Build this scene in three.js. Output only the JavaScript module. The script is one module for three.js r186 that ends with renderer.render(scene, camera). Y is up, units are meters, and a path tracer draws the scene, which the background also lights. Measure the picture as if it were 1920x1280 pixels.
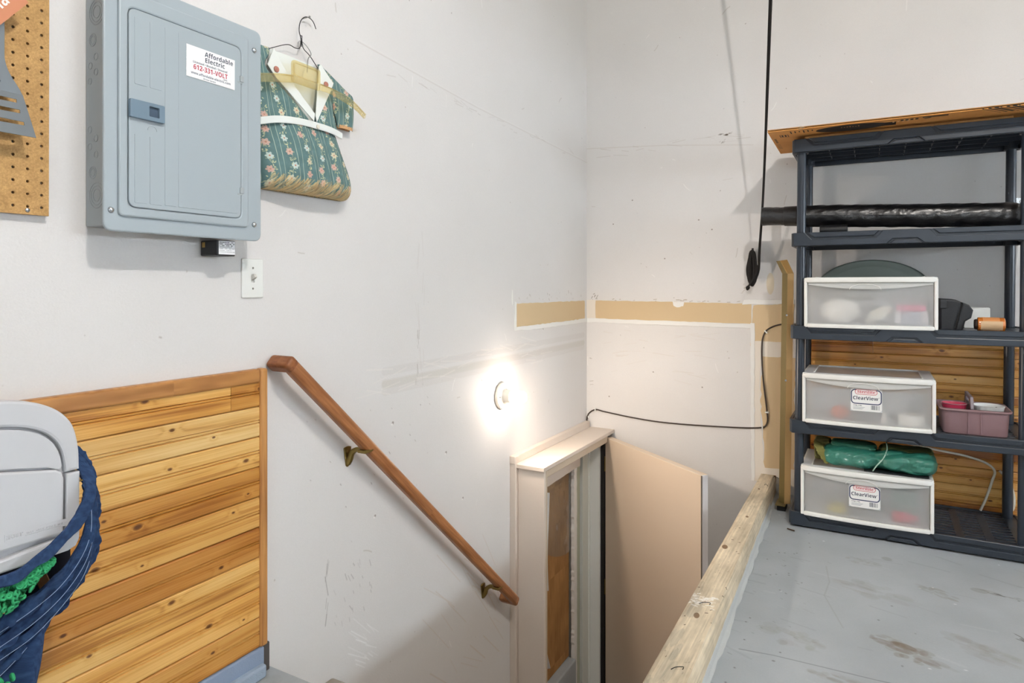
import * as THREE from 'three';
import { RoundedBoxGeometry } from 'three/addons/geometries/RoundedBoxGeometry.js';
import { mergeGeometries, toCreasedNormals } from 'three/addons/utils/BufferGeometryUtils.js';

// ------------------------------------------------------------------ camera, sky, light, exposure
// World: corner of the two walls at x = 0, z = 0; x runs along the back wall, z towards the viewer, garage floor at y = 0.
const scene = new THREE.Scene();
const camera = new THREE.PerspectiveCamera(55.38, 1920 / 1280, 0.05, 60);
camera.setViewOffset(1920, 1280, 0, 105, 1920, 1280);               // shift lens: upright verticals, eye level above the middle
camera.position.set(1.59, 1.14, 3.83);
camera.rotation.set(0, THREE.MathUtils.degToRad(29.1), 0);
scene.add(camera);
const SKY = new THREE.Color(0.80, 0.90, 1.0);
scene.background = SKY; scene.environment = null; scene.backgroundIntensity = 30;

const renderer = new THREE.WebGLRenderer({ antialias: true });
renderer.toneMapping = THREE.LinearToneMapping;
renderer.toneMappingExposure = 0.96;
renderer.shadowMap.enabled = true;

const MAIN_LAMP = { at: [2.4, 3.25, 3.4], power: 12, color: 0xfff9f2 };
const STAIR_LAMP = { at: [0.118, 0.604, 1.085], power: 0.22, forward: 1.65, color: 0xffecd8 };

// ------------------------------------------------------------------ helpers
function rng(seed) { let a = seed >>> 0; return () => { a = (a + 0x6D2B79F5) | 0; let t = Math.imul(a ^ (a >>> 15), 1 | a); t = (t + Math.imul(t ^ (t >>> 7), 61 | t)) ^ t; return ((t ^ (t >>> 14)) >>> 0) / 4294967296; }; }
function hash(x, y, s) { let h = Math.imul(x, 374761393) + Math.imul(y, 668265263) + Math.imul(s, 2147483647 ^ 0x5bd1e995); h = Math.imul(h ^ (h >>> 13), 1274126177); return ((h ^ (h >>> 16)) >>> 0) / 4294967296; }
function vnoise(x, y, s = 0) { const xi = Math.floor(x), yi = Math.floor(y), fx = x - xi, fy = y - yi, u = fx * fx * (3 - 2 * fx), v = fy * fy * (3 - 2 * fy); const a = hash(xi, yi, s), b = hash(xi + 1, yi, s), c = hash(xi, yi + 1, s), d = hash(xi + 1, yi + 1, s); return a + (b - a) * u + (c - a) * v + (a - b - c + d) * u * v; }
function fbm(x, y, s = 0, o = 4) { let r = 0, a = 0.5, t = 0; for (let i = 0; i < o; i++) { r += a * vnoise(x, y, s + i * 17); t += a; x *= 2.03; y *= 2.03; a *= 0.5; } return r / t; }
const clamp = THREE.MathUtils.clamp, lerp = THREE.MathUtils.lerp, smooth = THREE.MathUtils.smoothstep;

function pixelTex(w, h, fn, srgb = true) {
  const data = new Uint8Array(w * h * 4);
  for (let y = 0; y < h; y++) for (let x = 0; x < w; x++) { const c = fn(x / w, y / h), i = (y * w + x) * 4; data[i] = clamp(c[0], 0, 255); data[i + 1] = clamp(c[1], 0, 255); data[i + 2] = clamp(c[2], 0, 255); data[i + 3] = 255; }
  const t = new THREE.DataTexture(data, w, h); t.magFilter = THREE.LinearFilter; t.minFilter = THREE.LinearMipmapLinearFilter; t.generateMipmaps = true; t.wrapS = t.wrapT = THREE.RepeatWrapping; if (srgb) t.colorSpace = THREE.SRGBColorSpace; t.needsUpdate = true; return t;
}
function canvasTex(w, h, draw) { const c = document.createElement('canvas'); c.width = w; c.height = h; draw(c.getContext('2d'), w, h); const t = new THREE.CanvasTexture(c); t.colorSpace = THREE.SRGBColorSpace; t.wrapS = t.wrapT = THREE.RepeatWrapping; return t; }
const sized = (t, u, v = u, ou = 0, ov = 0) => { const c = t.clone(); c.repeat.set(1 / u, 1 / v); c.offset.set(ou, ov); c.needsUpdate = true; return c; };
const std = (color, roughness = 0.6, extra = {}) => new THREE.MeshStandardMaterial({ color, roughness, ...extra });
const phys = (color, roughness, extra = {}) => new THREE.MeshPhysicalMaterial({ color, roughness, ...extra });

const used = new Map(), bases = new Map();
function numbered(name) { const n = used.get(name) ?? 0; used.set(name, n + 1); return n ? `${name}_${String(n).padStart(3, '0')}` : name; }
function thing(name, label, category, base = [0, 0, 0], group) {
  const o = new THREE.Group(); o.name = numbered(name); o.position.set(...base); scene.add(o); bases.set(o, base);
  o.userData = { label, category }; if (group) o.userData.group = group; return o;
}
function rootOf(o) { while (o.parent && o.parent !== scene) o = o.parent; return o; }
// adds a named mesh whose geometry is written in world metres under a thing (or a part of it)
function part(name, geo, mat, parent, label) {
  const m = new THREE.Mesh(geo, mat); m.name = name; m.castShadow = m.receiveShadow = true;
  if (parent && parent !== scene) { const b = bases.get(rootOf(parent)); if (b && !geo.userData.moved) { geo.translate(-b[0], -b[1], -b[2]); geo.userData.moved = true; } parent.add(m); } else scene.add(m);
  if (label) m.userData.label = label; return m;
}
function struct(name, geo, mat, label) { const m = part(name, geo, mat, scene); m.userData = { kind: 'structure', ...(label ? { label } : {}) }; return m; }
// a thing made of one mesh only
function single(name, geo, mat, label, category, base, group) { geo.translate(-base[0], -base[1], -base[2]); const m = part(name, geo, mat, scene); m.name = numbered(name); m.position.set(...base); m.userData = { label, category, ...(group ? { group } : {}) }; return m; }

function box(x0, x1, y0, y1, z0, z1, r = 0.002, seg = 1) {
  const w = x1 - x0, h = y1 - y0, d = z1 - z0, rr = Math.min(r, w * 0.45, h * 0.45, d * 0.45);
  const g = rr > 0 ? new RoundedBoxGeometry(w, h, d, seg, rr) : new THREE.BoxGeometry(w, h, d);
  return g.translate((x0 + x1) / 2, (y0 + y1) / 2, (z0 + z1) / 2);
}
// uv in metres from the dominant axis of each face
function boxUV(g, s = 1, ou = 0, ov = 0) {
  const q = g.index ? g.toNonIndexed() : g, p = q.attributes.position, uv = new Float32Array(p.count * 2), a = new THREE.Vector3(), b = new THREE.Vector3(), c = new THREE.Vector3(), n = new THREE.Vector3();
  for (let i = 0; i < p.count; i += 3) {
    a.fromBufferAttribute(p, i); b.fromBufferAttribute(p, i + 1); c.fromBufferAttribute(p, i + 2); n.copy(b).sub(a).cross(c.clone().sub(a));
    const ax = Math.abs(n.x), ay = Math.abs(n.y), az = Math.abs(n.z);
    [a, b, c].forEach((v, k) => { const [u, w] = ax >= ay && ax >= az ? [v.z, v.y] : ay >= az ? [v.x, v.z] : [v.x, v.y]; uv[(i + k) * 2] = u * s + ou; uv[(i + k) * 2 + 1] = w * s + ov; });
  }
  q.setAttribute('uv', new THREE.BufferAttribute(uv, 2)); return q;
}
const merge = (list) => mergeGeometries(list.map((g) => { const q = g.index ? g.toNonIndexed() : g; for (const k of Object.keys(q.attributes)) if (!['position', 'normal', 'uv'].includes(k)) q.deleteAttribute(k); return q; }));
const V = (x, y, z) => new THREE.Vector3(x, y, z);
const vec = (p) => new THREE.Vector3(...p);
function tube(pts, r, seg = 24, rad = 8, closed = false) { return new THREE.TubeGeometry(new THREE.CatmullRomCurve3(pts.map(vec), closed, 'centripetal'), seg, r, rad, closed); }
function poly(pts) { const s = new THREE.Shape(); pts.forEach(([x, y], i) => (i ? s.lineTo(x, y) : s.moveTo(x, y))); s.closePath(); return s; }
function rrect(x0, x1, y0, y1, r) { const s = new THREE.Shape(); s.moveTo(x0 + r, y0); s.lineTo(x1 - r, y0); s.quadraticCurveTo(x1, y0, x1, y0 + r); s.lineTo(x1, y1 - r); s.quadraticCurveTo(x1, y1, x1 - r, y1); s.lineTo(x0 + r, y1); s.quadraticCurveTo(x0, y1, x0, y1 - r); s.lineTo(x0, y0 + r); s.quadraticCurveTo(x0, y0, x0 + r, y0); return s; }
function rpath(x0, x1, y0, y1, r) { const p = new THREE.Path(); p.moveTo(x0 + r, y0); p.lineTo(x1 - r, y0); p.quadraticCurveTo(x1, y0, x1, y0 + r); p.lineTo(x1, y1 - r); p.quadraticCurveTo(x1, y1, x1 - r, y1); p.lineTo(x0 + r, y1); p.quadraticCurveTo(x0, y1, x0, y1 - r); p.lineTo(x0, y0 + r); p.quadraticCurveTo(x0, y0, x0 + r, y0); return p; }
function extrude(shape, depth, bevel = 0, curve = 8) { return new THREE.ExtrudeGeometry(shape, { depth: depth - 2 * bevel, bevelEnabled: bevel > 0, bevelSize: bevel, bevelThickness: bevel, bevelOffset: -bevel, bevelSegments: 2, curveSegments: curve, steps: 1 }).translate(0, 0, bevel); }
// shape drawn in (z, y) standing on the left wall, from x0 to x0 + depth
function onLeft(shape, x0, depth, bevel = 0, curve = 8) { const g = extrude(shape, depth, bevel, curve); g.applyMatrix4(new THREE.Matrix4().set(0, 0, 1, x0, 0, 1, 0, 0, -1, 0, 0, 0, 0, 0, 0, 1)); return g; }   // local x -> -z
const zy = (pts) => pts.map(([z, y]) => [-z, y]);
const rrL = (z0, z1, y0, y1, r) => rrect(-z1, -z0, y0, y1, r);
const rpL = (z0, z1, y0, y1, r) => rpath(-z1, -z0, y0, y1, r);
// shape drawn in (x, y) standing on the back wall, from z0 to z0 + depth
function onBack(shape, z0, depth, bevel = 0, curve = 8) { return extrude(shape, depth, bevel, curve).translate(0, 0, z0); }
// shape drawn in (x, z) lying flat with its top at y1
function flat(shape, y0, y1, bevel = 0, curve = 8) { const g = extrude(shape, y1 - y0, bevel, curve); g.applyMatrix4(new THREE.Matrix4().set(1, 0, 0, 0, 0, 0, 1, y0, 0, -1, 0, 0, 0, 0, 0, 1)); return g; }  // local y -> -z
const xz = (pts) => pts.map(([x, z]) => [x, -z]);
// closed grid surface: fn(u, v) -> [x, y, z]
function grid(nu, nv, fn, uvfn) {
  const pos = [], uv = [], idx = [];
  for (let j = 0; j <= nv; j++) for (let i = 0; i <= nu; i++) { const u = i / nu, v = j / nv; pos.push(...fn(u, v)); uv.push(...(uvfn ? uvfn(u, v) : [u, v])); }
  for (let j = 0; j < nv; j++) for (let i = 0; i < nu; i++) { const a = j * (nu + 1) + i, b = a + 1, c = a + nu + 1, d = c + 1; idx.push(a, b, d, a, d, c); }
  const g = new THREE.BufferGeometry(); g.setAttribute('position', new THREE.Float32BufferAttribute(pos, 3)); g.setAttribute('uv', new THREE.Float32BufferAttribute(uv, 2)); g.setIndex(idx); g.computeVertexNormals(); return g;
}
function sample(rows, t) { const n = rows.length - 1, f = clamp(t, 0, 1) * n, i = Math.min(n - 1, Math.floor(f)), k = f - i, m = (j) => rows[clamp(j, 0, n)]; return rows[0].map((_, c) => { const p0 = m(i - 1)[c], p1 = m(i)[c], p2 = m(i + 1)[c], p3 = m(i + 2)[c]; return 0.5 * (2 * p1 + (p2 - p0) * k + (2 * p0 - 5 * p1 + 4 * p2 - p3) * k * k + (3 * p1 - p0 - 3 * p2 + p3) * k * k * k); }); }
// ribbon / strap of flattened section swept along points; right = across direction
function strap(pts, width, thick, seg = 40, across = null, ripple = 0, seed = 1, rad = 12) {
  const curve = new THREE.CatmullRomCurve3(pts.map(vec), false, 'centripetal');
  return grid(rad, seg, (u, v) => {
    const c = curve.getPointAt(v), t = curve.getTangentAt(v), nrm = across ? vec(across) : V(1, 0, 0), s = new THREE.Vector3().crossVectors(t, nrm).normalize(), n = new THREE.Vector3().crossVectors(s, t).normalize();
    const a = u * Math.PI * 2, ca = Math.cos(a), sa = Math.sin(a), e = 0.45; const w = Array.isArray(width) ? lerp(width[0], width[1], v) : width;
    const rp = ripple * (fbm(v * 22, seed + ca * 1.5, seed) - 0.5);
    return c.clone().addScaledVector(s, Math.sign(ca) * Math.pow(Math.abs(ca), e) * w / 2 * (1 + rp * 2)).addScaledVector(n, Math.sign(sa) * Math.pow(Math.abs(sa), e) * thick / 2 + rp * thick * 2).toArray();
  }, (u, v) => [u, v]);
}
function lathe(pts, at, seg = 32, axis = 'y') { const g = new THREE.LatheGeometry(pts.map(([r, y]) => new THREE.Vector2(r, y)), seg); if (axis === 'x') g.rotateZ(-Math.PI / 2); if (axis === 'z') g.rotateX(Math.PI / 2); return g.translate(...at); }
function cyl(r, h, at, axis = 'y', seg = 20, r2 = r) { const g = new THREE.CylinderGeometry(r2, r, h, seg); if (axis === 'x') g.rotateZ(-Math.PI / 2); if (axis === 'z') g.rotateX(Math.PI / 2); return g.translate(...at); }
const torus = (R, r, at, axis = 'z', arc = Math.PI * 2, seg = 32) => { const g = new THREE.TorusGeometry(R, r, 6, seg, arc); if (axis === 'x') g.rotateY(Math.PI / 2); if (axis === 'y') g.rotateX(Math.PI / 2); return g.translate(...at); };
// soft closed lump: ellipsoid with noise
function lump(at, [a, b, c], seed, amp = 0.18, freq = 2.2, flatBase = true) {
  const g = new THREE.SphereGeometry(1, 36, 24), p = g.attributes.position;
  for (let i = 0; i < p.count; i++) { const v = new THREE.Vector3().fromBufferAttribute(p, i), n = 1 + amp * 2 * (fbm(v.x * freq + 7 + v.z * 1.3, v.y * freq + 9 - v.z * freq, seed) - 0.5); const y = v.y * b * n; p.setXYZ(i, at[0] + v.x * a * n, at[1] + (flatBase ? Math.max(y, -b * 0.86) : y), at[2] + v.z * c * n); }
  g.computeVertexNormals(); return g;
}

// ------------------------------------------------------------------ textures
function woodTex(seed, knots, light, mid, dark) {           // grain along u (1.4 m), across v (one board)
  return pixelTex(1536, 128, (u, v) => {
    const L = u * 1.4, W = v * 0.09; let t = W * 85 + 2.6 * fbm(L * 1.6, W * 9, seed, 3) + 0.9 * fbm(L * 5, W * 26, seed + 5, 3), k = 0;
    for (const [kl, kw, kr] of knots) { const dl = (L - kl) / 1.9, dw = W - kw, d = Math.sqrt(dl * dl + dw * dw) / kr; t += 2.6 * Math.exp(-d * d * 0.16) * Math.sign(dw || 1); if (d < 2) { k = Math.max(k, 1 - smooth(d, 0.35, 0.95 + 0.4 * fbm(L * 90, W * 90, seed))); t += d < 1.2 ? d * 3 : 0; } }
    const ring = 0.5 + 0.5 * Math.sin(t * 3.1), streak = fbm(L * 5, W * 700, seed + 9, 3), cloud = fbm(L * 2.2, W * 16, seed + 31, 3);
    let m = clamp(0.24 + 0.32 * Math.pow(ring, 2.2) * (0.4 + cloud * 0.7) + (streak - 0.5) * 0.75 + (cloud - 0.5) * 1.5, 0, 1);
    const c = [0, 1, 2].map((i) => (m < 0.5 ? lerp(light[i], mid[i], m * 2) : lerp(mid[i], dark[i], m * 2 - 1)));
    return c.map((x, i) => lerp(x, [86, 48, 20][i], k * 0.85));
  });
}
const PINE = [[236, 200, 136], [218, 171, 99], [168, 115, 55]];
const pineTex = [
  woodTex(11, [[0.35, 0.03, 0.006], [0.52, 0.068, 0.0035], [0.9, 0.062, 0.008], [0.98, 0.024, 0.003], [1.2, 0.02, 0.005], [0.12, 0.06, 0.004]], ...PINE),
  woodTex(42, [[0.16, 0.055, 0.006], [0.3, 0.022, 0.003], [0.62, 0.03, 0.0075], [0.7, 0.066, 0.004], [1.05, 0.07, 0.006], [1.25, 0.035, 0.004]], ...PINE),
  woodTex(77, [[0.28, 0.07, 0.005], [0.4, 0.03, 0.0035], [0.75, 0.05, 0.0065], [0.86, 0.02, 0.003], [1.3, 0.03, 0.008], [1.12, 0.068, 0.0035]], ...PINE),
];
for (const t of pineTex) t.wrapS = THREE.MirroredRepeatWrapping;
const trimTex = pixelTex(512, 256, (u, v) => { const m = fbm(u * 8, v * 14, 8, 4) - 0.5, s = fbm(u * 10, v * 150, 9, 3) - 0.5; return [182 + m * 60 + s * 60, 128 + m * 56 + s * 54, 72 + m * 40 + s * 38]; });
const plyTex = pixelTex(512, 512, (u, v) => { const s = fbm(u * 120, v * 6, 3, 3), c = fbm(u * 5, v * 3, 4, 4); const m = (s - 0.5) * 0.5 + (c - 0.5) * 0.9; return [166 + m * 60, 122 + m * 58, 72 + m * 46]; });
const mottle = pixelTex(512, 512, (u, v) => { const p = (f, s) => { const a = fbm(u * f, v * f, s), b = fbm((u - 1) * f, v * f, s), c = fbm(u * f, (v - 1) * f, s), d = fbm((u - 1) * f, (v - 1) * f, s); return lerp(lerp(a, b, u), lerp(c, d, u), v); }; const n = 128 + (p(40, 1) - 0.5) * 150 + (p(9, 2) - 0.5) * 60; return [n, n, n]; }, false);
const dirt = (g, w, h, n, seed, col, rmin, rmax, sm = 1) => { const r = rng(seed); for (let i = 0; i < n; i++) { g.globalAlpha = 0.15 + r() * 0.5; g.fillStyle = col; g.beginPath(); g.ellipse(r() * w, r() * h, (rmin + r() * (rmax - rmin)), (rmin + r() * (rmax - rmin)) * sm, r() * 3, 0, 7); g.fill(); } g.globalAlpha = 1; };
function noisyBase(g, w, h, rgb, amp, seed, f) { const im = g.createImageData(w, h), d = im.data; for (let y = 0; y < h; y++) for (let x = 0; x < w; x++) { const n = (fbm(x / w * f, y / h * f * h / w, seed, 4) - 0.5) * amp + (hash(x, y, seed) - 0.5) * 3, i = (y * w + x) * 4; d[i] = rgb[0] + n; d[i + 1] = rgb[1] + n; d[i + 2] = rgb[2] + n * 1.05; d[i + 3] = 255; } g.putImageData(im, 0, 0); }

// wall paint: left wall sheet covers z 0..4.2, y -1.7..3.4 at 1 unit = 1 m; the drawing routine works in metres
function paintWall(W, H, ox, oy, px, seed, marks) {
  return canvasTex(Math.round(W * px), Math.round(H * px), (g, w, h) => {
    noisyBase(g, w, h, [225, 223, 221], 7, seed, 9);
    g.setTransform(px, 0, 0, -px, -ox * px, h + oy * px); g.lineCap = 'round';
    const r = rng(seed + 3);
    for (let i = 0; i < 130; i++) { const x = ox + r() * W, y = oy + r() * H; g.fillStyle = r() < 0.6 ? 'rgba(160,150,142,0.5)' : 'rgba(110,100,92,0.5)'; const s = 0.001 + r() * 0.0016; g.beginPath(); g.ellipse(x, y, s * (1 + r()), s, r() * 3, 0, 7); g.fill(); }
    for (let i = 0; i < 70; i++) { const x = ox + r() * W, y = oy + r() * H, a = r() * 6.3, l = 0.01 + r() * 0.05; g.strokeStyle = r() < 0.5 ? 'rgba(170,160,150,0.45)' : 'rgba(248,246,243,0.7)'; g.lineWidth = 0.0015 + r() * 0.002; g.beginPath(); g.moveTo(x, y); g.quadraticCurveTo(x + Math.cos(a) * l * 0.6, y + Math.sin(a) * l * 0.3, x + Math.cos(a) * l, y + Math.sin(a) * l); g.stroke(); }
    marks(g, r);
  });
}
const line = (g, pts, col, w) => { g.strokeStyle = col; g.lineWidth = w; g.beginPath(); pts.forEach(([x, y], i) => (i ? g.lineTo(x, y) : g.moveTo(x, y))); g.stroke(); };
const blot = (g, x, y, rx, ry, col, rot = 0) => { g.fillStyle = col; g.beginPath(); g.ellipse(x, y, rx, ry, rot, 0, 7); g.fill(); };
const scrape = (g, r, x, y, sx, sy, n, col, len, ang, lw = 0.002) => { for (let i = 0; i < n; i++) { const a = x + (r() - 0.5) * sx, b = y + (r() - 0.5) * sy, l = len * (0.4 + r()), t = ang + (r() - 0.5) * 0.5; line(g, [[a, b], [a + Math.cos(t) * l, b + Math.sin(t) * l]], col, lw * (0.5 + r())); } };

const leftWallTex = paintWall(4.2, 4.4, 0, -1.5, 420, 5, (g, r) => {
  line(g, [[0, 1.918], [1.3, 1.955], [2.1, 2.0]], 'rgba(196,189,182,0.5)', 0.003); line(g, [[0, 1.926], [1.3, 1.963], [2.1, 2.008]], 'rgba(236,233,229,0.35)', 0.003);
  scrape(g, r, 1.0, 1.93, 1.8, 0.03, 26, 'rgba(165,155,148,0.4)', 0.05, 0.05);
  for (const [y, a] of [[0.775, 0.1], [0.77, 0.1], [0.745, 0.08], [0.82, 0.09]]) line(g, [[0.05, y + 0.01], [1.0, y + 0.004], [1.95, y]], `rgba(190,182,174,${a * 1.6})`, 0.03);
  scrape(g, r, 1.2, 0.78, 1.5, 0.12, 40, 'rgba(240,236,231,0.4)', 0.14, 0.02, 0.004);
  scrape(g, r, 1.73, 0.95, 0.05, 0.7, 16, 'rgba(206,200,196,0.5)', 0.1, 1.57, 0.002); scrape(g, r, 1.75, 0.86, 0.03, 0.25, 8, 'rgba(120,112,106,0.45)', 0.03, 1.5);
  scrape(g, r, 2.24, 0.1, 0.02, 0.18, 7, 'rgba(120,115,112,0.6)', 0.05, 1.55, 0.002); scrape(g, r, 2.1, 0.06, 0.2, 0.2, 22, 'rgba(150,146,145,0.5)', 0.02, 1.2);
  scrape(g, r, 2.03, -0.17, 0.1, 0.12, 16, 'rgba(250,250,250,0.7)', 0.09, 0.8); scrape(g, r, 2.0, 0.5, 0.7, 0.6, 26, 'rgba(140,132,128,0.6)', 0.008, 0.8);
  scrape(g, r, 1.3, -0.4, 0.5, 0.5, 26, 'rgba(215,206,198,0.8)', 0.2, 0.8, 0.004);
  scrape(g, r, 0.5, 1.075, 0.85, 0.04, 20, 'rgba(96,80,60,0.65)', 0.012, 1.1, 0.0018);
  blot(g, 0.97, 1.08, 0.006, 0.04, 'rgba(240,240,236,0.9)'); scrape(g, r, 3.1, 1.52, 0.02, 0.02, 4, 'rgba(60,56,54,0.8)', 0.014, 0.1);
  for (const [z, y, s] of [[1.9, 0.62, 0.006], [1.55, 0.43, 0.006], [1.42, 0.2, 0.005], [0.62, 0.9, 0.004], [2.0, 0.3, 0.005]]) { blot(g, z, y, s, s, 'rgba(128,118,110,0.7)'); blot(g, z + 0.004, y - 0.004, s, s * 0.7, 'rgba(250,248,246,0.8)'); }
});
const backWallTex = paintWall(2.8, 4.4, 0, -1.5, 420, 8, (g, r) => {
  line(g, [[0, 2.005], [0.5, 1.975], [1.0, 1.925]], 'rgba(196,188,180,0.5)', 0.004); scrape(g, r, 0.5, 1.97, 0.9, 0.06, 18, 'rgba(180,172,164,0.5)', 0.08, -0.06);
  scrape(g, r, 0.84, 2.0, 0.06, 0.012, 12, 'rgba(86,76,66,0.75)', 0.014, 0.2); blot(g, 0.857, 1.998, 0.009, 0.005, 'rgba(70,60,50,0.8)'); scrape(g, r, 0.83, 1.96, 0.04, 0.02, 7, 'rgba(110,100,90,0.6)', 0.01, 0.7);
  for (const [x, y] of [[0.775, 1.462], [0.70, 1.521], [0.177, 1.52], [0.3, 1.66], [0.5, 1.3], [0.43, 0.62], [0.15, 0.45], [0.72, 0.55]]) blot(g, x, y, 0.004, 0.0035, 'rgba(110,98,88,0.75)');
  scrape(g, r, 0.4, 0.72, 0.6, 0.3, 26, 'rgba(206,196,186,0.45)', 0.1, 0.02); scrape(g, r, 0.05, 1.06, 0.08, 0.05, 14, 'rgba(70,58,44,0.75)', 0.012, 0.9); scrape(g, r, 0.6, 1.05, 0.9, 0.012, 24, 'rgba(120,100,74,0.6)', 0.014, 0.1);
  scrape(g, r, 0.02, 0.55, 0.02, 0.3, 4, 'rgba(120,108,98,0.7)', 0.02, 0.1); scrape(g, r, 0.95, 1.12, 0.06, 0.06, 8, 'rgba(120,104,84,0.6)', 0.012, 0.4); blot(g, 1.09, 1.15, 0.02, 0.06, 'rgba(214,200,176,0.9)');
});
const floorTex = canvasTex(2048, 1536, (g, w, h) => {        // x 0..6 m, z 0..4.5 m
  noisyBase(g, w, h, [169, 175, 179], 22, 21, 26); const s = 2048 / 6; g.setTransform(s, 0, 0, s, 0, 0); g.lineCap = 'round'; const r = rng(91);
  for (let i = 0; i < 900; i++) { const x = r() * 6, z = r() * 4.5, a = 0.2 + (r() - 0.5) * 0.8, l = 0.02 + r() * 0.12; line(g, [[x, z], [x + Math.cos(a) * l, z + Math.sin(a) * l]], r() < 0.6 ? 'rgba(122,124,126,0.16)' : 'rgba(196,200,202,0.2)', 0.003 + r() * 0.012); }
  for (let i = 0; i < 500; i++) blot(g, r() * 6, r() * 4.5, 0.002 + r() * 0.004, 0.002 + r() * 0.003, r() < 0.6 ? 'rgba(90,88,84,0.55)' : 'rgba(225,228,228,0.8)');
  const stain = (x, z, rx, rz, rot, a) => { for (let i = 0; i < 26; i++) { const t = r() * 6.3, q = Math.sqrt(r()), ex = Math.cos(t) * rx * q, ez = Math.sin(t) * rz * q; blot(g, x + ex * Math.cos(rot) - ez * Math.sin(rot), z + ex * Math.sin(rot) + ez * Math.cos(rot), rx * (0.1 + r() * 0.28), rz * (0.1 + r() * 0.35), `rgba(110,98,82,${a * (0.3 + r() * 0.7)})`, rot); } };
  stain(1.69, 1.47, 0.10, 0.045, 0.35, 0.32); stain(1.35, 1.55, 0.1, 0.05, 0.3, 0.1); stain(1.9, 1.35, 0.12, 0.05, 0.4, 0.1); stain(1.6, 1.05, 0.14, 0.06, 0.3, 0.09); stain(1.63, 1.42, 0.05, 0.03, 0.2, 0.2); stain(1.8, 0.95, 0.07, 0.03, 0.5, 0.17); stain(1.99, 0.86, 0.06, 0.015, 0.3, 0.14); stain(1.5, 1.73, 0.08, 0.03, 0.1, 0.16); stain(1.55, 0.78, 0.06, 0.03, 0.2, 0.1); stain(2.2, 1.2, 0.05, 0.02, 0.4, 0.16);
  line(g, [[1.22, 1.70], [1.32, 1.685], [1.45, 1.68], [1.6, 1.675], [1.8, 1.66]], 'rgba(92,94,96,0.55)', 0.004); line(g, [[1.42, 0.9], [1.44, 1.05], [1.43, 1.18], [1.5, 1.4]], 'rgba(140,140,138,0.4)', 0.004);
  scrape(g, r, 2.0, 0.86, 0.1, 0.03, 10, 'rgba(52,48,44,0.7)', 0.02, 0.3); scrape(g, r, 2.02, 1.19, 0.06, 0.05, 12, 'rgba(60,56,52,0.6)', 0.03, 0.6, 0.003); scrape(g, r, 1.3, 1.3, 0.25, 0.9, 18, 'rgba(70,68,64,0.55)', 0.012, 0.6);
  for (let i = 0; i < 30; i++) blot(g, 1.2 + r() * 0.15, 0.3 + r() * 1.9, 0.003, 0.003, 'rgba(60,54,48,0.6)'); stain(0.05, 2.62, 0.1, 0.1, 0, 0.08); dirt(g, 6, 4.5, 60, 7, 'rgba(120,116,108,0.5)', 0.01, 0.04);
});

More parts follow.
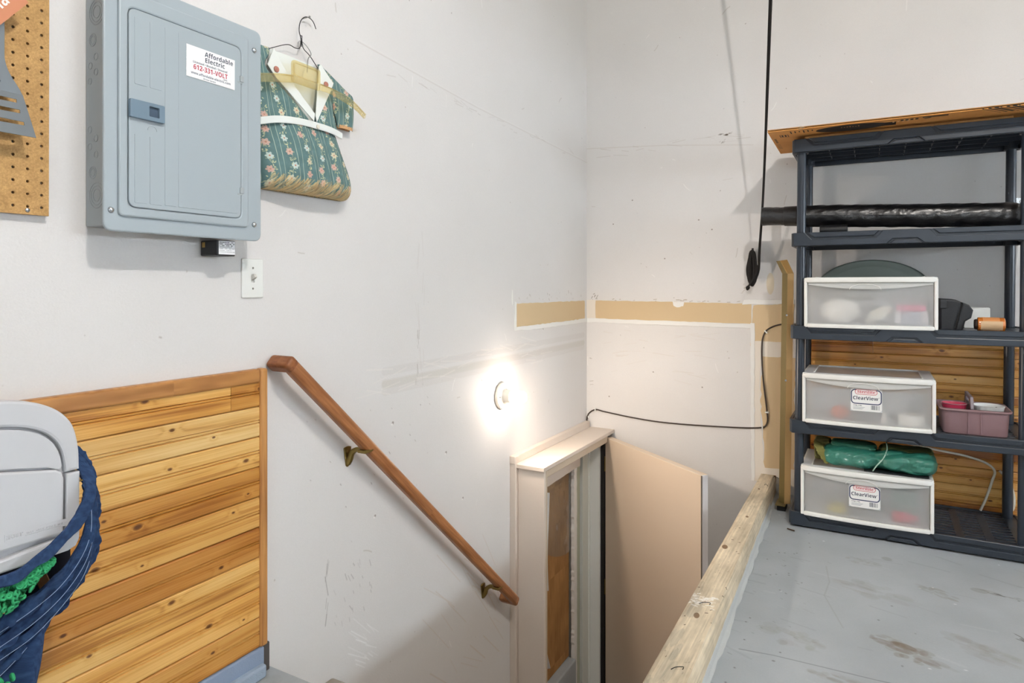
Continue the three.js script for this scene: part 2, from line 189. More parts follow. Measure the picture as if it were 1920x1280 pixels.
// ------------------------------------------------------------------ materials
const bump = sized(mottle, 0.16);
const M = {
  leftWall: std(0xffffff, 0.62, { map: sized(leftWallTex, 4.2, 4.4, 0, 1.5 / 4.4), bumpMap: bump, bumpScale: 0.0005 }),
  backWall: std(0xffffff, 0.55, { map: sized(backWallTex, 2.8, 4.4, 0, 1.5 / 4.4), bumpMap: bump, bumpScale: 0.0005 }),
  plainWall: std(0xe0dfde, 0.65, { bumpMap: bump, bumpScale: 0.0005 }),
  concrete: std(0xffffff, 0.55, { map: (() => { const t = floorTex.clone(); t.repeat.set(1 / 6, -1 / 4.5); t.offset.set(0, 1); t.needsUpdate = true; return t; })(), bumpMap: sized(mottle, 0.3), bumpScale: 0.0012 }),
  step: std(0x9a9288, 0.8, { bumpMap: sized(mottle, 0.2), bumpScale: 0.001 }),
  paper: std(0xd6bd96, 0.85, { bumpMap: sized(mottle, 0.1), bumpScale: 0.0006 }), caulk: std(0xeeeeeb, 0.5), spackle: std(0xeae2d6, 0.7, { bumpMap: bump, bumpScale: 0.0008 }),
  tanPaint: std(0xded2c6, 0.6, { bumpMap: sized(mottle, 0.3), bumpScale: 0.0008 }), tanEdge: std(0xcbbba6, 0.6), doorPaint: std(0xdcc9b3, 0.5, { bumpMap: sized(mottle, 0.35), bumpScale: 0.0006 }), doorEdge: std(0xd2cfd0, 0.5),
  jamb: std(0xebede9, 0.45), jambGreen: std(0xe0e3dc, 0.5), black: std(0x14120f, 0.7), gypsum: std(0xf0efec, 0.9), ply: std(0xffffff, 0.75, { map: sized(plyTex, 0.5) }),
  film: phys(0xeef2f2, 0.12, { transmission: 0.96, thickness: 0, ior: 1.5 }),
  steel: std(0xa6b1b7, 0.38, { metalness: 0.0 }), steelDark: std(0x708595, 0.35), screw: std(0xcfd3d6, 0.25, { metalness: 1 }), steelSide: std(0xa3aaad, 0.45),
  blackPlastic: std(0x17181b, 0.42), white: std(0xeceeea, 0.4), ivory: std(0xe9e4d4, 0.4),
  railWood: std(0xffffff, 0.38, { map: pixelTex(512, 64, (u, v) => { const m = fbm(u * 14, v * 30, 8, 4) - 0.5, s = fbm(u * 6, v * 120, 9, 3) - 0.5; return [158 + m * 60 + s * 44, 102 + m * 52 + s * 38, 60 + m * 40 + s * 30]; }) }),
  brass: std(0x84703e, 0.3, { metalness: 0.8 }), porcelain: phys(0xf1ede4, 0.25, { clearcoat: 0.6 }),
  shelfPlastic: std(0x29313b, 0.33, { bumpMap: sized(mottle, 0.05), bumpScale: 0.0002 }), postPlastic: std(0x272f3a, 0.3),
  frosted: phys(0xffffff, 0.33, { transmission: 0.85, thickness: 0, ior: 1.4 }), whitePlastic: std(0xf2f2ee, 0.38),
  rope: std(0x1d1a19, 0.85), olive: std(0x7c6a42, 0.45, { metalness: 0.35 }), cableBrown: std(0x3b2f28, 0.55), cableWhite: std(0xd8d3c4, 0.5),
  greyShell: std(0xc9cacd, 0.5, { bumpMap: sized(mottle, 0.03), bumpScale: 0.00015 }), seam: std(0x5b6670, 0.6),
  clear: phys(0xf8f0d4, 0.14, { transmission: 0.9, thickness: 0, ior: 1.5, side: THREE.DoubleSide }), wire: std(0x2b2b2c, 0.35, { metalness: 0.8 }), wireGrey: std(0xa4a6a6, 0.3, { metalness: 0.9 }),
};

// ------------------------------------------------------------------ setting
// floor slab with the stairwell left open (x 0..1.05, z 0..2.48)
{
  const slab = poly(xz([[-0.2, 2.48], [1.05, 2.48], [1.05, -0.2], [6.2, -0.2], [6.2, 7.2], [-0.2, 7.2]]));
  struct('floor', boxUV(flat(slab, -0.2, 0)), M.concrete);
  const lw = boxUV(box(-0.15, 0, -1.75, 3.4, -0.15, 7.15, 0)); struct('wall_left', lw, M.leftWall);
  struct('wall_back', boxUV(box(0, 6.15, -1.75, 3.4, -0.15, 0, 0)), M.backWall);
  const right = new THREE.Shape(); right.moveTo(-7.15, -0.2); right.lineTo(0, -0.2); right.lineTo(0, 3.4); right.lineTo(-7.15, 3.4); right.closePath(); right.holes.push(rpL(0.35, 3.15, 1.38, 1.86, 0.001));
  struct('wall_right', boxUV(onLeft(right, 6, 0.15)), M.plainWall);
  const wf = new THREE.Shape(); wf.moveTo(-3.15, 1.38); wf.lineTo(-0.35, 1.38); wf.lineTo(-0.35, 1.86); wf.lineTo(-3.15, 1.86); wf.closePath(); wf.holes.push(rpL(0.38, 1.735, 1.41, 1.83, 0.001)); wf.holes.push(rpL(1.765, 3.12, 1.41, 1.83, 0.001));
  const win = struct('window_1', onLeft(wf, 6.03, 0.06, 0.004), M.white); for (const [z0, z1] of [[0.38, 1.735], [1.765, 3.12]]) part('pane', box(6.058, 6.062, 1.41, 1.83, z0, z1, 0), phys(0xffffff, 0.02, { transmission: 1, thickness: 0 }), win);
  const rear = new THREE.Shape(); rear.moveTo(0, -0.2); rear.lineTo(6, -0.2); rear.lineTo(6, 3.4); rear.lineTo(0, 3.4); rear.closePath(); rear.holes.push(rpath(2.1, 3.5, 1.2, 1.6, 0.001));
  struct('wall_rear', boxUV(onBack(rear, 7.0, 0.15)), M.plainWall);
  const rf = new THREE.Shape(); rf.moveTo(2.1, 1.2); rf.lineTo(3.5, 1.2); rf.lineTo(3.5, 1.6); rf.lineTo(2.1, 1.6); rf.closePath(); rf.holes.push(rpath(2.14, 2.78, 1.24, 1.56, 0.001)); rf.holes.push(rpath(2.82, 3.46, 1.24, 1.56, 0.001));
  const win2 = struct('window_2', onBack(rf, 7.03, 0.06, 0.004), M.white); for (const [a, b] of [[2.14, 2.78], [2.82, 3.46]]) part('pane', box(a, b, 1.24, 1.56, 7.058, 7.062, 0), phys(0xffffff, 0.02, { transmission: 1, thickness: 0 }), win2);
  struct('ceiling', boxUV(box(-0.15, 6.15, 3.4, 3.5, -0.15, 7.15, 0)), M.plainWall);
  struct('ground_outside', boxUV(box(-20, 30, -2.2, -2.0, -12, 30, 0)), std(0x9a9c92, 0.9));
  // stairwell shell
  struct('wall_stairwell_side', boxUV(box(1.05, 1.2, -1.75, -0.2, 0, 2.6, 0)), M.plainWall);
  struct('wall_stairwell_front', boxUV(box(0, 1.05, -1.75, -0.2, 2.48, 2.62, 0)), M.plainWall);
  struct('floor_stairwell', boxUV(box(0, 1.05, -1.75, -1.55, 0, 2.48, 0)), M.step);
  const st = thing('basement_stair', 'grey-brown concrete steps leading down beside the handrail wall', 'stairs', [0.53, -1.55, 1.7]);
  for (let k = 1; k <= 7; k++) part('step', boxUV(box(0.002, 1.048, -1.55, (k === 1 ? -0.172 : -0.192 * k), 2.478 - 0.262 - (k - 1) * 0.198, 2.478 - (k === 1 ? 0 : 0.262 + (k - 2) * 0.198), 0.008)), M.step, st);
}
// bare drywall paper where a ledge was torn off, with its white caulk lines: parts of the walls they belong to
{
  const wl = scene.getObjectByName('wall_left'), wb = scene.getObjectByName('wall_back'); const r = rng(4);
  const rough = (pts, amp, step = 0.03) => { const o = []; for (let i = 0; i < pts.length; i++) { const a = pts[i], b = pts[(i + 1) % pts.length], n = Math.max(1, Math.round(Math.hypot(b[0] - a[0], b[1] - a[1]) / step)); for (let k = 0; k < n; k++) o.push([lerp(a[0], b[0], k / n) + (r() - 0.5) * amp, lerp(a[1], b[1], k / n) + (r() - 0.5) * amp]); } return o; };
  part('bare_drywall_patch', boxUV(onLeft(poly(zy(rough([[0.925, 0.925], [0.925, 1.047], [0.035, 1.045], [0.035, 0.93]], 0.004))), 0, 0.0015)), M.paper, wl, 'tan bare drywall paper band');
  part('caulk_line', onLeft(poly(zy(rough([[0.945, 0.915], [0.93, 0.928], [0.03, 0.932], [0.0, 0.934], [0.0, 0.908], [0.8, 0.905]], 0.004))), 0, 0.004, 0.0015), M.caulk, wl, 'white caulk line');
  part('caulk_line', onLeft(poly(zy(rough([[0.952, 0.91], [0.95, 1.06], [0.928, 1.055], [0.93, 0.91]], 0.005))), 0, 0.003, 0.001), M.caulk, wl, 'white caulk line');
  part('bare_drywall_patch', boxUV(onBack(poly(rough([[0.058, 0.93], [0.99, 0.925], [0.99, 1.038], [0.058, 1.047]], 0.004)), 0, 0.0015)), M.paper, wb, 'tan bare drywall paper band');
  part('bare_drywall_patch', boxUV(onBack(poly(rough([[0.985, 0.80], [1.20, 0.81], [1.215, 1.04], [1.0, 1.03]], 0.006)), 0, 0.002)), M.paper, wb, 'tan bare drywall paper corner');
  part('bare_drywall_patch', boxUV(onBack(poly(rough([[1.055, 0.12], [1.21, 0.13], [1.215, 0.75], [1.05, 0.75], [1.04, 0.5], [1.055, 0.3]], 0.01)), 0, 0.0015)), M.paper, wb, 'tan bare drywall paper strip');
  part('spackle_patch', boxUV(onBack(poly(rough([[1.0, 0.05], [1.21, 0.05], [1.21, 0.14], [1.06, 0.13], [1.045, 0.3], [1.035, 0.55], [1.045, 0.8], [1.0, 0.82]], 0.008)), 0, 0.0018)), M.spackle, wb, 'cream spackle strip');
  part('spackle_patch', boxUV(onBack(poly(rough([[1.02, 0.745], [1.21, 0.75], [1.21, 0.83], [1.0, 0.83]], 0.004)), 0, 0.0022)), M.spackle, wb, 'white patch in the tan strip');
  part('spackle_patch', onBack(poly(rough([[0.0, 0.93], [0.06, 0.93], [0.06, 1.05], [0.0, 1.048]], 0.004)), 0, 0.002), M.spackle, wb);
  part('spackle_patch', onBack(poly(rough([[0.545, 1.045], [0.555, 1.018], [0.585, 1.01], [0.61, 1.02], [0.615, 1.042]], 0.004, 0.01)), 0, 0.0025), M.caulk, wb, 'white blob on the tan band');
  part('caulk_line', onBack(poly(rough([[0.0, 0.908], [1.0, 0.9], [1.0, 0.924], [0.5, 0.93], [0.0, 0.934]], 0.004)), 0, 0.004, 0.0015), M.caulk, wb, 'white caulk line');
  part('caulk_line', onBack(poly(rough([[0.99, 0.05], [1.008, 0.05], [1.008, 0.93], [0.985, 0.93]], 0.005)), 0, 0.0045, 0.0015), M.caulk, wb, 'white caulk line');
  part('caulk_line', onBack(poly(rough([[0.94, 1.035], [1.215, 1.04], [1.215, 1.062], [0.95, 1.06]], 0.008)), 0, 0.004, 0.0015), M.caulk, wb, 'white caulk line');
  // ---- pine wainscot: every board is a piece of its wall
  const tints = [0xffffff, 0xf2e2c6, 0xfff7e4, 0xe4cba4, 0xffefd2, 0xd6b58c].map((c) => new THREE.Color(c));
  const boardMats = []; for (let t = 0; t < 3; t++) for (let k = 0; k < tints.length; k++) boardMats.push(std(tints[k], 0.34, { map: pineTex[t], bumpMap: null }));
  // profile across one board (height, depth): tongue-and-groove with a bead in the middle
  const H = 0.088, prof = [[0, 0.004], [0.0016, 0.0125], [0.0045, 0.014], [0.038, 0.0142], [0.0402, 0.0088], [0.0422, 0.0135], [0.0455, 0.0142], [0.0478, 0.0088], [0.05, 0.0142], [0.083, 0.014], [0.0862, 0.0125], [0.088, 0.004]];
  const board = (a, b, y0, left, off, flip, h = H, base = 0.008) => {
    const pos = [], uv = [], idx = []; const P = prof.map(([y, d]) => [y * h / H, d]); const all = [[0, -0.004], ...P, [h, -0.004]];
    for (const e of [a, b]) all.forEach(([y, d]) => { const dd = base + d; pos.push(...(left ? [dd, y0 + y, e] : [e, y0 + y, dd])); uv.push((flip ? -e : e) / 1.4 + off, 0.04 + 0.92 * y / h); });
    const n = all.length; for (let i = 0; i < n - 1; i++) { if (left) idx.push(i, i + 1, n + i + 1, i, n + i + 1, n + i); else idx.push(i, n + i + 1, i + 1, i, n + i, n + i + 1); }
    const c0 = pos.length / 3; for (const s of [0, 1]) { const o = s * n; for (let i = 1; i < n - 1; i++) idx.push(...((s === 0) === left ? [o, o + i + 1, o + i] : [o, o + i, o + i + 1])); }
    const g = new THREE.BufferGeometry(); g.setAttribute('position', new THREE.Float32BufferAttribute(pos, 3)); g.setAttribute('uv', new THREE.Float32BufferAttribute(uv, 2)); g.setIndex(idx); return toCreasedNormals(g, 0.2);
  };
  // left: rows from y 0.083 up to the top trim, z 2.53 .. 3.65
  const toneL = [3, 4, 2, 5, 1, 3, 2, 0, 4, 1], texL = [0, 2, 1, 0, 2, 1, 0, 2, 1, 0];
  for (let k = 0; k < 9; k++) {
    const y = 0.083 + k * H, add = (a, b, o, tone = toneL[k]) => part('plank', board(a, b, y, true, o, k % 2 === 1, k === 8 ? 0.083 : H), boardMats[texL[k] * 6 + tone], wl);
    if (k === 8) { add(2.528, 2.625, 0.31, 3); add(2.626, 3.65, 0.7); } else add(2.528, 3.65, 0.17 + k * 0.29);
  }
  // back: x 1.25 .. 3.2 behind the shelf
  const toneB = [3, 1, 3, 5, 1, 3, 1, 4, 3, 5];
  for (let k = 0; k < 10; k++) { const y = 0.0 + k * H, n = k === 9 ? 1.585 : 5.99; part('plank', board(1.25, n, y, false, 0.4 + k * 0.37, k % 2 === 0), boardMats[((k * 2 + 1) % 3) * 6 + toneB[k]], wb); if (k === 9) part('plank', board(1.586, 5.99, y, false, 0.9, true), boardMats[6 + 1], wb); }
}
{ // wainscot cap and end trim, blue-grey concrete curb under it
  const tm = std(0xffffff, 0.36, { map: trimTex });
  const cap = boxUV(box(0, 0.03, 0.856, 0.897, 2.53, 3.65, 0.008, 2), 1 / 1.4); struct('trim_1', cap, tm);
  const g = box(0, 0.03, 0.083, 0.897, 2.503, 2.5295, 0.008, 2), q = boxUV(g, 1 / 1.4), uv = q.attributes.uv; for (let i = 0; i < uv.count; i++) uv.setXY(i, uv.getY(i), uv.getX(i) * 9 + 0.2); struct('trim_2', q, tm);
  const cap2 = boxUV(box(1.25, 5.99, 0.885, 0.91, 0, 0.028, 0.006, 2), 1 / 1.4); struct('trim_3', cap2, tm);
  const blue = std(0x8797ae, 0.65, { bumpMap: sized(mottle, 0.12), bumpScale: 0.002 });
  const bb = box(0, 0.028, 0, 0.083, 2.515, 3.65, 0.006, 2); struct('baseboard_left', boxUV(bb), blue);
  struct('baseboard_left_ledge', boxUV(box(0, 0.045, 0, 0.038, 2.52, 3.65, 0.008, 2)), std(0x9aa9ba, 0.65, { bumpMap: sized(mottle, 0.08), bumpScale: 0.003 }));
  struct('trim_4', box(0, 0.02, 0, 0.083, 2.49, 2.513, 0.003), std(0x4b4744, 0.8));
}
// flat thing with printed front: local box whose +z face looks along +x (left wall) or +z (back wall)
function plate(w, h, t, at, wall, roll = 0) { const g = new THREE.BoxGeometry(w, h, t); g.rotateZ(roll); if (wall === 'left') g.rotateY(Math.PI / 2); return g.translate(...at); }

// ------------------------------------------------------------------ lamps
{ // bare bulb in a porcelain holder on the stair wall
  const L = STAIR_LAMP, y = L.at[1], z = L.at[2], t = thing('wall_lamp', 'lit bare bulb in round white porcelain lampholder on the stair wall', 'lamp', [0, y, z]);
  part('base', lathe([[0, 0.0], [0.063, 0.0], [0.064, 0.012], [0.058, 0.02], [0.036, 0.024], [0.032, 0.03], [0.03, 0.058], [0.022, 0.06], [0, 0.06]], [0, y, z], 40, 'x'), M.porcelain, t);
  for (const s of [-1, 1]) part('screw', lathe([[0, 0.026], [0.005, 0.026], [0.005, 0.02], [0, 0.02]], [0, y, z + s * 0.046], 12, 'x'), M.screw, t);
  const glow = std(0xffffff, 0.4, { emissive: new THREE.Color(1.0, 0.92, 0.8), emissiveIntensity: 6 });
  part('bulb', lathe([[0.0135, 0.055], [0.0145, 0.066], [0.02, 0.076], [0.028, 0.092], [0.0305, 0.106], [0.029, 0.121], [0.021, 0.134], [0.01, 0.1395], [0, 0.1405]], [0, y, z], 36, 'x'), glow, t);
  const p = new THREE.PointLight(L.color, L.power); p.position.set(...L.at); p.castShadow = true; p.shadow.radius = 1.3; scene.add(p);
  // the lamp throws most of its light forward, away from its base
  const f = new THREE.SpotLight(L.color, L.forward, 0, THREE.MathUtils.degToRad(88), 0.6); f.position.set(...L.at); f.target.position.set(1.1, 0.3, 0.3); f.castShadow = true; f.shadow.radius = 1.3; scene.add(f, f.target);
}
{ // ceiling bulb above and behind the viewer: the sharp main light of the garage
  const [x, y, z] = MAIN_LAMP.at, t = thing('ceiling_lamp', 'bare bulb in porcelain holder on the garage ceiling', 'lamp', [x, 3.4, z]);
  part('base', lathe([[0, 0], [0.06, 0], [0.055, -0.03], [0.03, -0.06], [0.025, -0.09], [0, -0.09]], [x, 3.4, z], 28), M.porcelain, t);
  part('bulb', new THREE.SphereGeometry(0.045, 24, 16).translate(x, y, z), std(0xffffff, 0.4, { emissive: new THREE.Color(1, 0.95, 0.88), emissiveIntensity: 8 }), t);
  const p = new THREE.PointLight(MAIN_LAMP.color, MAIN_LAMP.power); p.position.set(x, y, z); p.castShadow = true; p.shadow.radius = 1.2; scene.add(p);
}

// ------------------------------------------------------------------ breaker panel
{
  const t = thing('breaker_panel', 'large grey steel breaker panel with hinged door and printed sticker', 'breaker panel', [0, 1.262, 2.8]);
  part('cabinet', box(0, 0.091, 1.275, 1.835, 2.603, 2.997, 0.003), M.steelSide, t);
  const ring = (y, x, rr) => merge(rr.map((r) => torus(r, 0.0009, [x, y, 2.9972], 'z', Math.PI * 2, 28)));
  part('knockout', ring(1.762, 0.046, [0.014, 0.022, 0.029]), M.steelSide, t); part('knockout', ring(1.345, 0.046, [0.014, 0.022, 0.029]), M.steelSide, t);
  part('knockout', ring(1.701, 0.03, [0.009, 0.014]), M.steelSide, t); part('knockout', ring(1.398, 0.03, [0.009, 0.014]), M.steelSide, t);
  for (const [x, y] of [[0.043, 1.661], [0.02, 1.643], [0.043, 1.626], [0.018, 1.608], [0.018, 1.497], [0.043, 1.475], [0.018, 1.458], [0.043, 1.438]]) part('knockout', ring(y, x, [0.0075]), M.steelSide, t);
  // cover: flange, raised field with an opening for the door
  const cover = rrL(2.588, 3.012, 1.262, 1.842, 0.022), g1 = onLeft(cover, 0.091, 0.009, 0.0035, 12);
  const field = rrL(2.634, 2.982, 1.297, 1.812, 0.012); field.holes.push(rpL(2.6585, 2.9615, 1.3185, 1.7765, 0.02));
  part('cover', merge([g1, onLeft(field, 0.0985, 0.0085, 0.004, 10)]), M.steel, t);
  const door = part('door', onLeft(rrL(2.66, 2.96, 1.32, 1.775, 0.019), 0.1, 0.0075, 0.0015, 10), M.steel, t);
  const rib = (z0, z1, y0, y1) => onLeft(rrL(z0, z1, y0, y1, 0.001), 0.107, 0.0014, 0.0006, 2);
  const ribs = []; for (const [y0, y1] of [[1.604, 1.757], [1.331, 1.488]]) for (const z of [2.946, 2.91]) ribs.push(rib(z - 0.0014, z + 0.0014, y0, y1), rib(z - 0.028, z, y0 - 0.001, y0 + 0.0012));
  for (const z of [2.873, 2.838]) ribs.push(rib(z - 0.0014, z + 0.0014, 1.331, 1.757)); ribs.push(rib(2.672, 2.838, 1.331, 1.3335), rib(2.845, 2.873, 1.331, 1.3335));
  part('rib', merge(ribs), M.steel, door);
  part('thumb_arc', torus(0.011, 0.0009, [0.1078, 1.503, 2.905], 'x', Math.PI, 20), M.steel, door);
  for (const y of [1.693, 1.394]) part('hinge', merge([onLeft(rrL(2.652, 2.664, y - 0.008, y + 0.008, 0.002), 0.104, 0.006, 0.001), onLeft(rrL(2.655, 2.67, y - 0.012, y - 0.008, 0.001), 0.104, 0.004)]), M.steelSide, door);
  const latch = rrL(2.879, 2.962, 1.524, 1.566, 0.004); latch.holes.push(rpL(2.893, 2.917, 1.534, 1.557, 0.002));
  const lt = part('latch', onLeft(latch, 0.1075, 0.009, 0.0015, 4), M.steelDark, t, 'blue-grey slide latch');
  part('finger_recess', onLeft(rrL(2.892, 2.918, 1.533, 1.558, 0.002), 0.1076, 0.002), std(0x3f5163, 0.5), lt);
  for (const [z, y] of [[2.996, 1.309], [2.612, 1.307], [2.612, 1.786], [2.996, 1.79]]) part('screw', lathe([[0, 0.0055], [0.003, 0.0055], [0.0062, 0.003], [0.0072, 0], [0, 0]], [0.1, y, z], 18, 'x'), M.screw, t);
  const label = canvasTex(720, 410, (g, w, h) => {
    g.fillStyle = '#f3f3f4'; g.fillRect(0, 0, w, h); g.fillStyle = '#3b4654'; g.font = 'bold 84px sans-serif'; g.textAlign = 'left';
    g.fillText('Affordable', 262, 88); g.fillText('Electric', 262, 164);
    g.font = 'bold 38px sans-serif'; g.fillText('Licensed • Bonded • Insured', 92, 214, 540);
    g.fillStyle = '#b5273c'; g.font = 'bold 88px sans-serif'; g.fillText('612-331-VOLT', 98, 294, 510);
    g.fillStyle = '#4a5564'; g.font = 'bold 21px sans-serif'; g.fillText('(8658)', 540, 322); g.font = 'bold 42px sans-serif'; g.fillText('www.affordable-electric.com', 66, 360, 590); g.font = 'bold 25px sans-serif'; g.fillText('24 hour Service', 240, 394, 220);
  });
  part('sticker', plate(0.139, 0.079, 0.0006, [0.1086, 1.697, 2.75], 'left', -0.004), std(0xffffff, 0.5, { map: label }), door, 'white electrician sticker with black and red lettering');
}
{ // small black transformer under the panel
  const t = thing('doorbell_transformer', 'small black transformer block with white rating label under the breaker panel', 'transformer', [0.03, 1.22, 2.676]);
  part('body', box(0.002, 0.07, 1.219, 1.261, 2.647, 2.706, 0.004, 2), M.blackPlastic, t);
  const lb = canvasTex(256, 180, (g, w, h) => { g.fillStyle = '#f1f2f4'; g.fillRect(0, 0, w, h); g.fillStyle = '#30343c'; const r = rng(3); for (let j = 0; j < 7; j++) { let x = 12; while (x < 236) { const l = 6 + r() * 22; if (r() < 0.75) g.fillRect(x, 14 + j * 22, l, j < 3 ? 10 : 4); x += l + 5; } } });
  part('label', plate(0.05, 0.036, 0.0006, [0.0703, 1.241, 2.675], 'left'), std(0xffffff, 0.5, { map: lb }), t, 'white label with fine print');
  part('sticker', new THREE.BoxGeometry(0.012, 0.014, 0.0006).translate(0.016, 1.249, 2.7062), std(0x9c7a3a, 0.5), t, 'small tan sticker');
}
{ // light switch
  const t = thing('light_switch', 'white toggle light switch plate below the breaker panel corner', 'switch', [0, 1.161, 2.538]);
  const s = rrL(2.501, 2.576, 1.104, 1.218, 0.004); s.holes.push(rpL(2.533, 2.544, 1.149, 1.173, 0.001));
  part('plate', onLeft(s, 0, 0.006, 0.002), M.white, t);
  const tg = box(-0.004, 0.004, -0.009, 0.009, -0.0045, 0.0045, 0.0012); tg.scale(2.6, 0.62, 1); tg.rotateZ(0.5); tg.translate(0.008, 1.164, 2.5385); part('toggle', merge([tg, box(0, 0.0035, 1.15, 1.172, 2.5335, 2.5435, 0)]), std(0xcfcdc6, 0.5), t);
  for (const y of [1.131, 1.191]) part('screw', lathe([[0, 0.0075], [0.0025, 0.007], [0.0032, 0.006], [0, 0.006]], [0, y, 2.5385], 12, 'x'), std(0x8a8984, 0.4, { metalness: 0.6 }), t);
}
{ // pegboard
  const t = thing('pegboard', 'brown perforated hardboard pegboard hung beside the breaker panel', 'pegboard', [0.012, 1.29, 3.35]);
  const s = poly(zy([[3.082, 1.291], [3.08, 2.32], [3.62, 2.32], [3.62, 1.291]]));
  for (let i = 0; i < 7; i++) for (let j = 0; j < 20; j++) { const h = new THREE.Path(); h.absarc(-(3.096 + i * 0.0268), 1.308 + j * 0.0266, 0.0031, 0, Math.PI * 2, true); s.holes.push(h); }
  const hb = pixelTex(256, 256, (u, v) => { const a = fbm(u * 60, v * 60, 5, 3) - 0.5, b = fbm(u * 9, v * 9, 6, 3) - 0.5, f = hash(Math.floor(u * 256), Math.floor(v * 256), 4) - 0.5; const m = a * 42 + b * 26 + f * 20; return [186 + m, 146 + m * 0.9, 92 + m * 0.75]; });
  part('board', boxUV(onLeft(s, 0.012, 0.006, 0, 5)), std(0xffffff, 0.8, { map: sized(hb, 0.16), side: THREE.DoubleSide }), t);
  part('spacer', merge([box(0, 0.012, 1.3, 2.3, 3.12, 3.135, 0), box(0, 0.012, 1.3, 2.3, 3.5, 3.52, 0)]), std(0x6b4c2c, 0.9), t);
  for (const [z, y] of [[3.123, 1.3]]) part('screw', lathe([[0, 0.003], [0.004, 0.002], [0.005, 0], [0, 0]], [0.018, y, z], 14, 'x'), M.screw, t);
}
{ // slotted turner
  const t = thing('slotted_turner', 'grey steel slotted barbecue turner hanging on the pegboard', 'spatula', [0.05, 1.44, 3.205]);
  const c = 3.207, hw = (d) => [c - d, c + d]; const [a0, a1] = hw(0.026), [b0, b1] = hw(0.058), [d0, d1] = hw(0.078);
  const blade = new THREE.Shape(); blade.moveTo(-d1, 1.446); blade.lineTo(-b1, 1.532); blade.lineTo(-b0, 1.532); blade.lineTo(-d0, 1.446); blade.closePath();
  for (const [y, w] of [[1.517, 0.046], [1.496, 0.051], [1.472, 0.057]]) { const h = new THREE.Path(); h.moveTo(-(c - w), y - 0.004); h.lineTo(-(c - w), y + 0.003); h.lineTo(-(c + w), y + 0.004); h.lineTo(-(c + w), y - 0.005); h.closePath(); blade.holes.push(h); }
  const bg = onLeft(blade, 0.056, 0.0016, 0.0004); const met = std(0x777d82, 0.4, { metalness: 0.45 });
  bg.translate(-0.056, -1.532, 0); bg.rotateZ(0.12); bg.translate(0.056, 1.532, 0); part('blade', bg, met, t);
  const neck = new THREE.Shape(); neck.moveTo(-b1, 1.531); neck.lineTo(-b0, 1.531); neck.bezierCurveTo(-(b0 + 0.01), 1.556, -(a0 - 0.004), 1.566, -a0, 1.6); neck.lineTo(-a0, 1.98); neck.lineTo(-a1, 1.98); neck.lineTo(-a1, 1.6); neck.bezierCurveTo(-(a1 + 0.004), 1.566, -(b1 - 0.01), 1.556, -b1, 1.531);
  part('handle', onLeft(neck, 0.0545, 0.003, 0.0008, 10), met, t);
  for (const z of [3.19, 3.224]) part('rivet', lathe([[0, 0.0022], [0.002, 0.0015], [0.003, 0], [0, 0]], [0.057, 1.551, z], 10, 'x'), std(0x6f777e, 0.4, { metalness: 0.5 }), t);
  part('peg_hook', tube([[0.016, 1.96, c], [0.05, 1.96, c], [0.06, 1.965, c], [0.065, 1.98, c]], 0.002, 16, 6), M.screw, t);
}
{ // orange price card tied to the turner
  const ct = canvasTex(360, 400, (g, w, h) => { g.fillStyle = '#c9835f'; g.fillRect(0, 0, w, h); g.fillStyle = '#d69a78'; g.fillRect(0, 0, w, 40); g.fillStyle = '#f7efe8'; g.font = 'bold 118px sans-serif'; g.textAlign = 'right'; g.fillText('p', 300, 190); g.fillText('la', 250, 330); g.globalAlpha = 0.5; g.fillRect(20, 240, 8, 120); });
  single('hang_tag', plate(0.092, 0.104, 0.0016, [0.066, 1.719, 3.212], 'left', 0.905), std(0xffffff, 0.6, { map: ct }), 'tilted orange cardboard tag with white letters over the turner handle', 'tag', [0.066, 1.719, 3.212]);
}

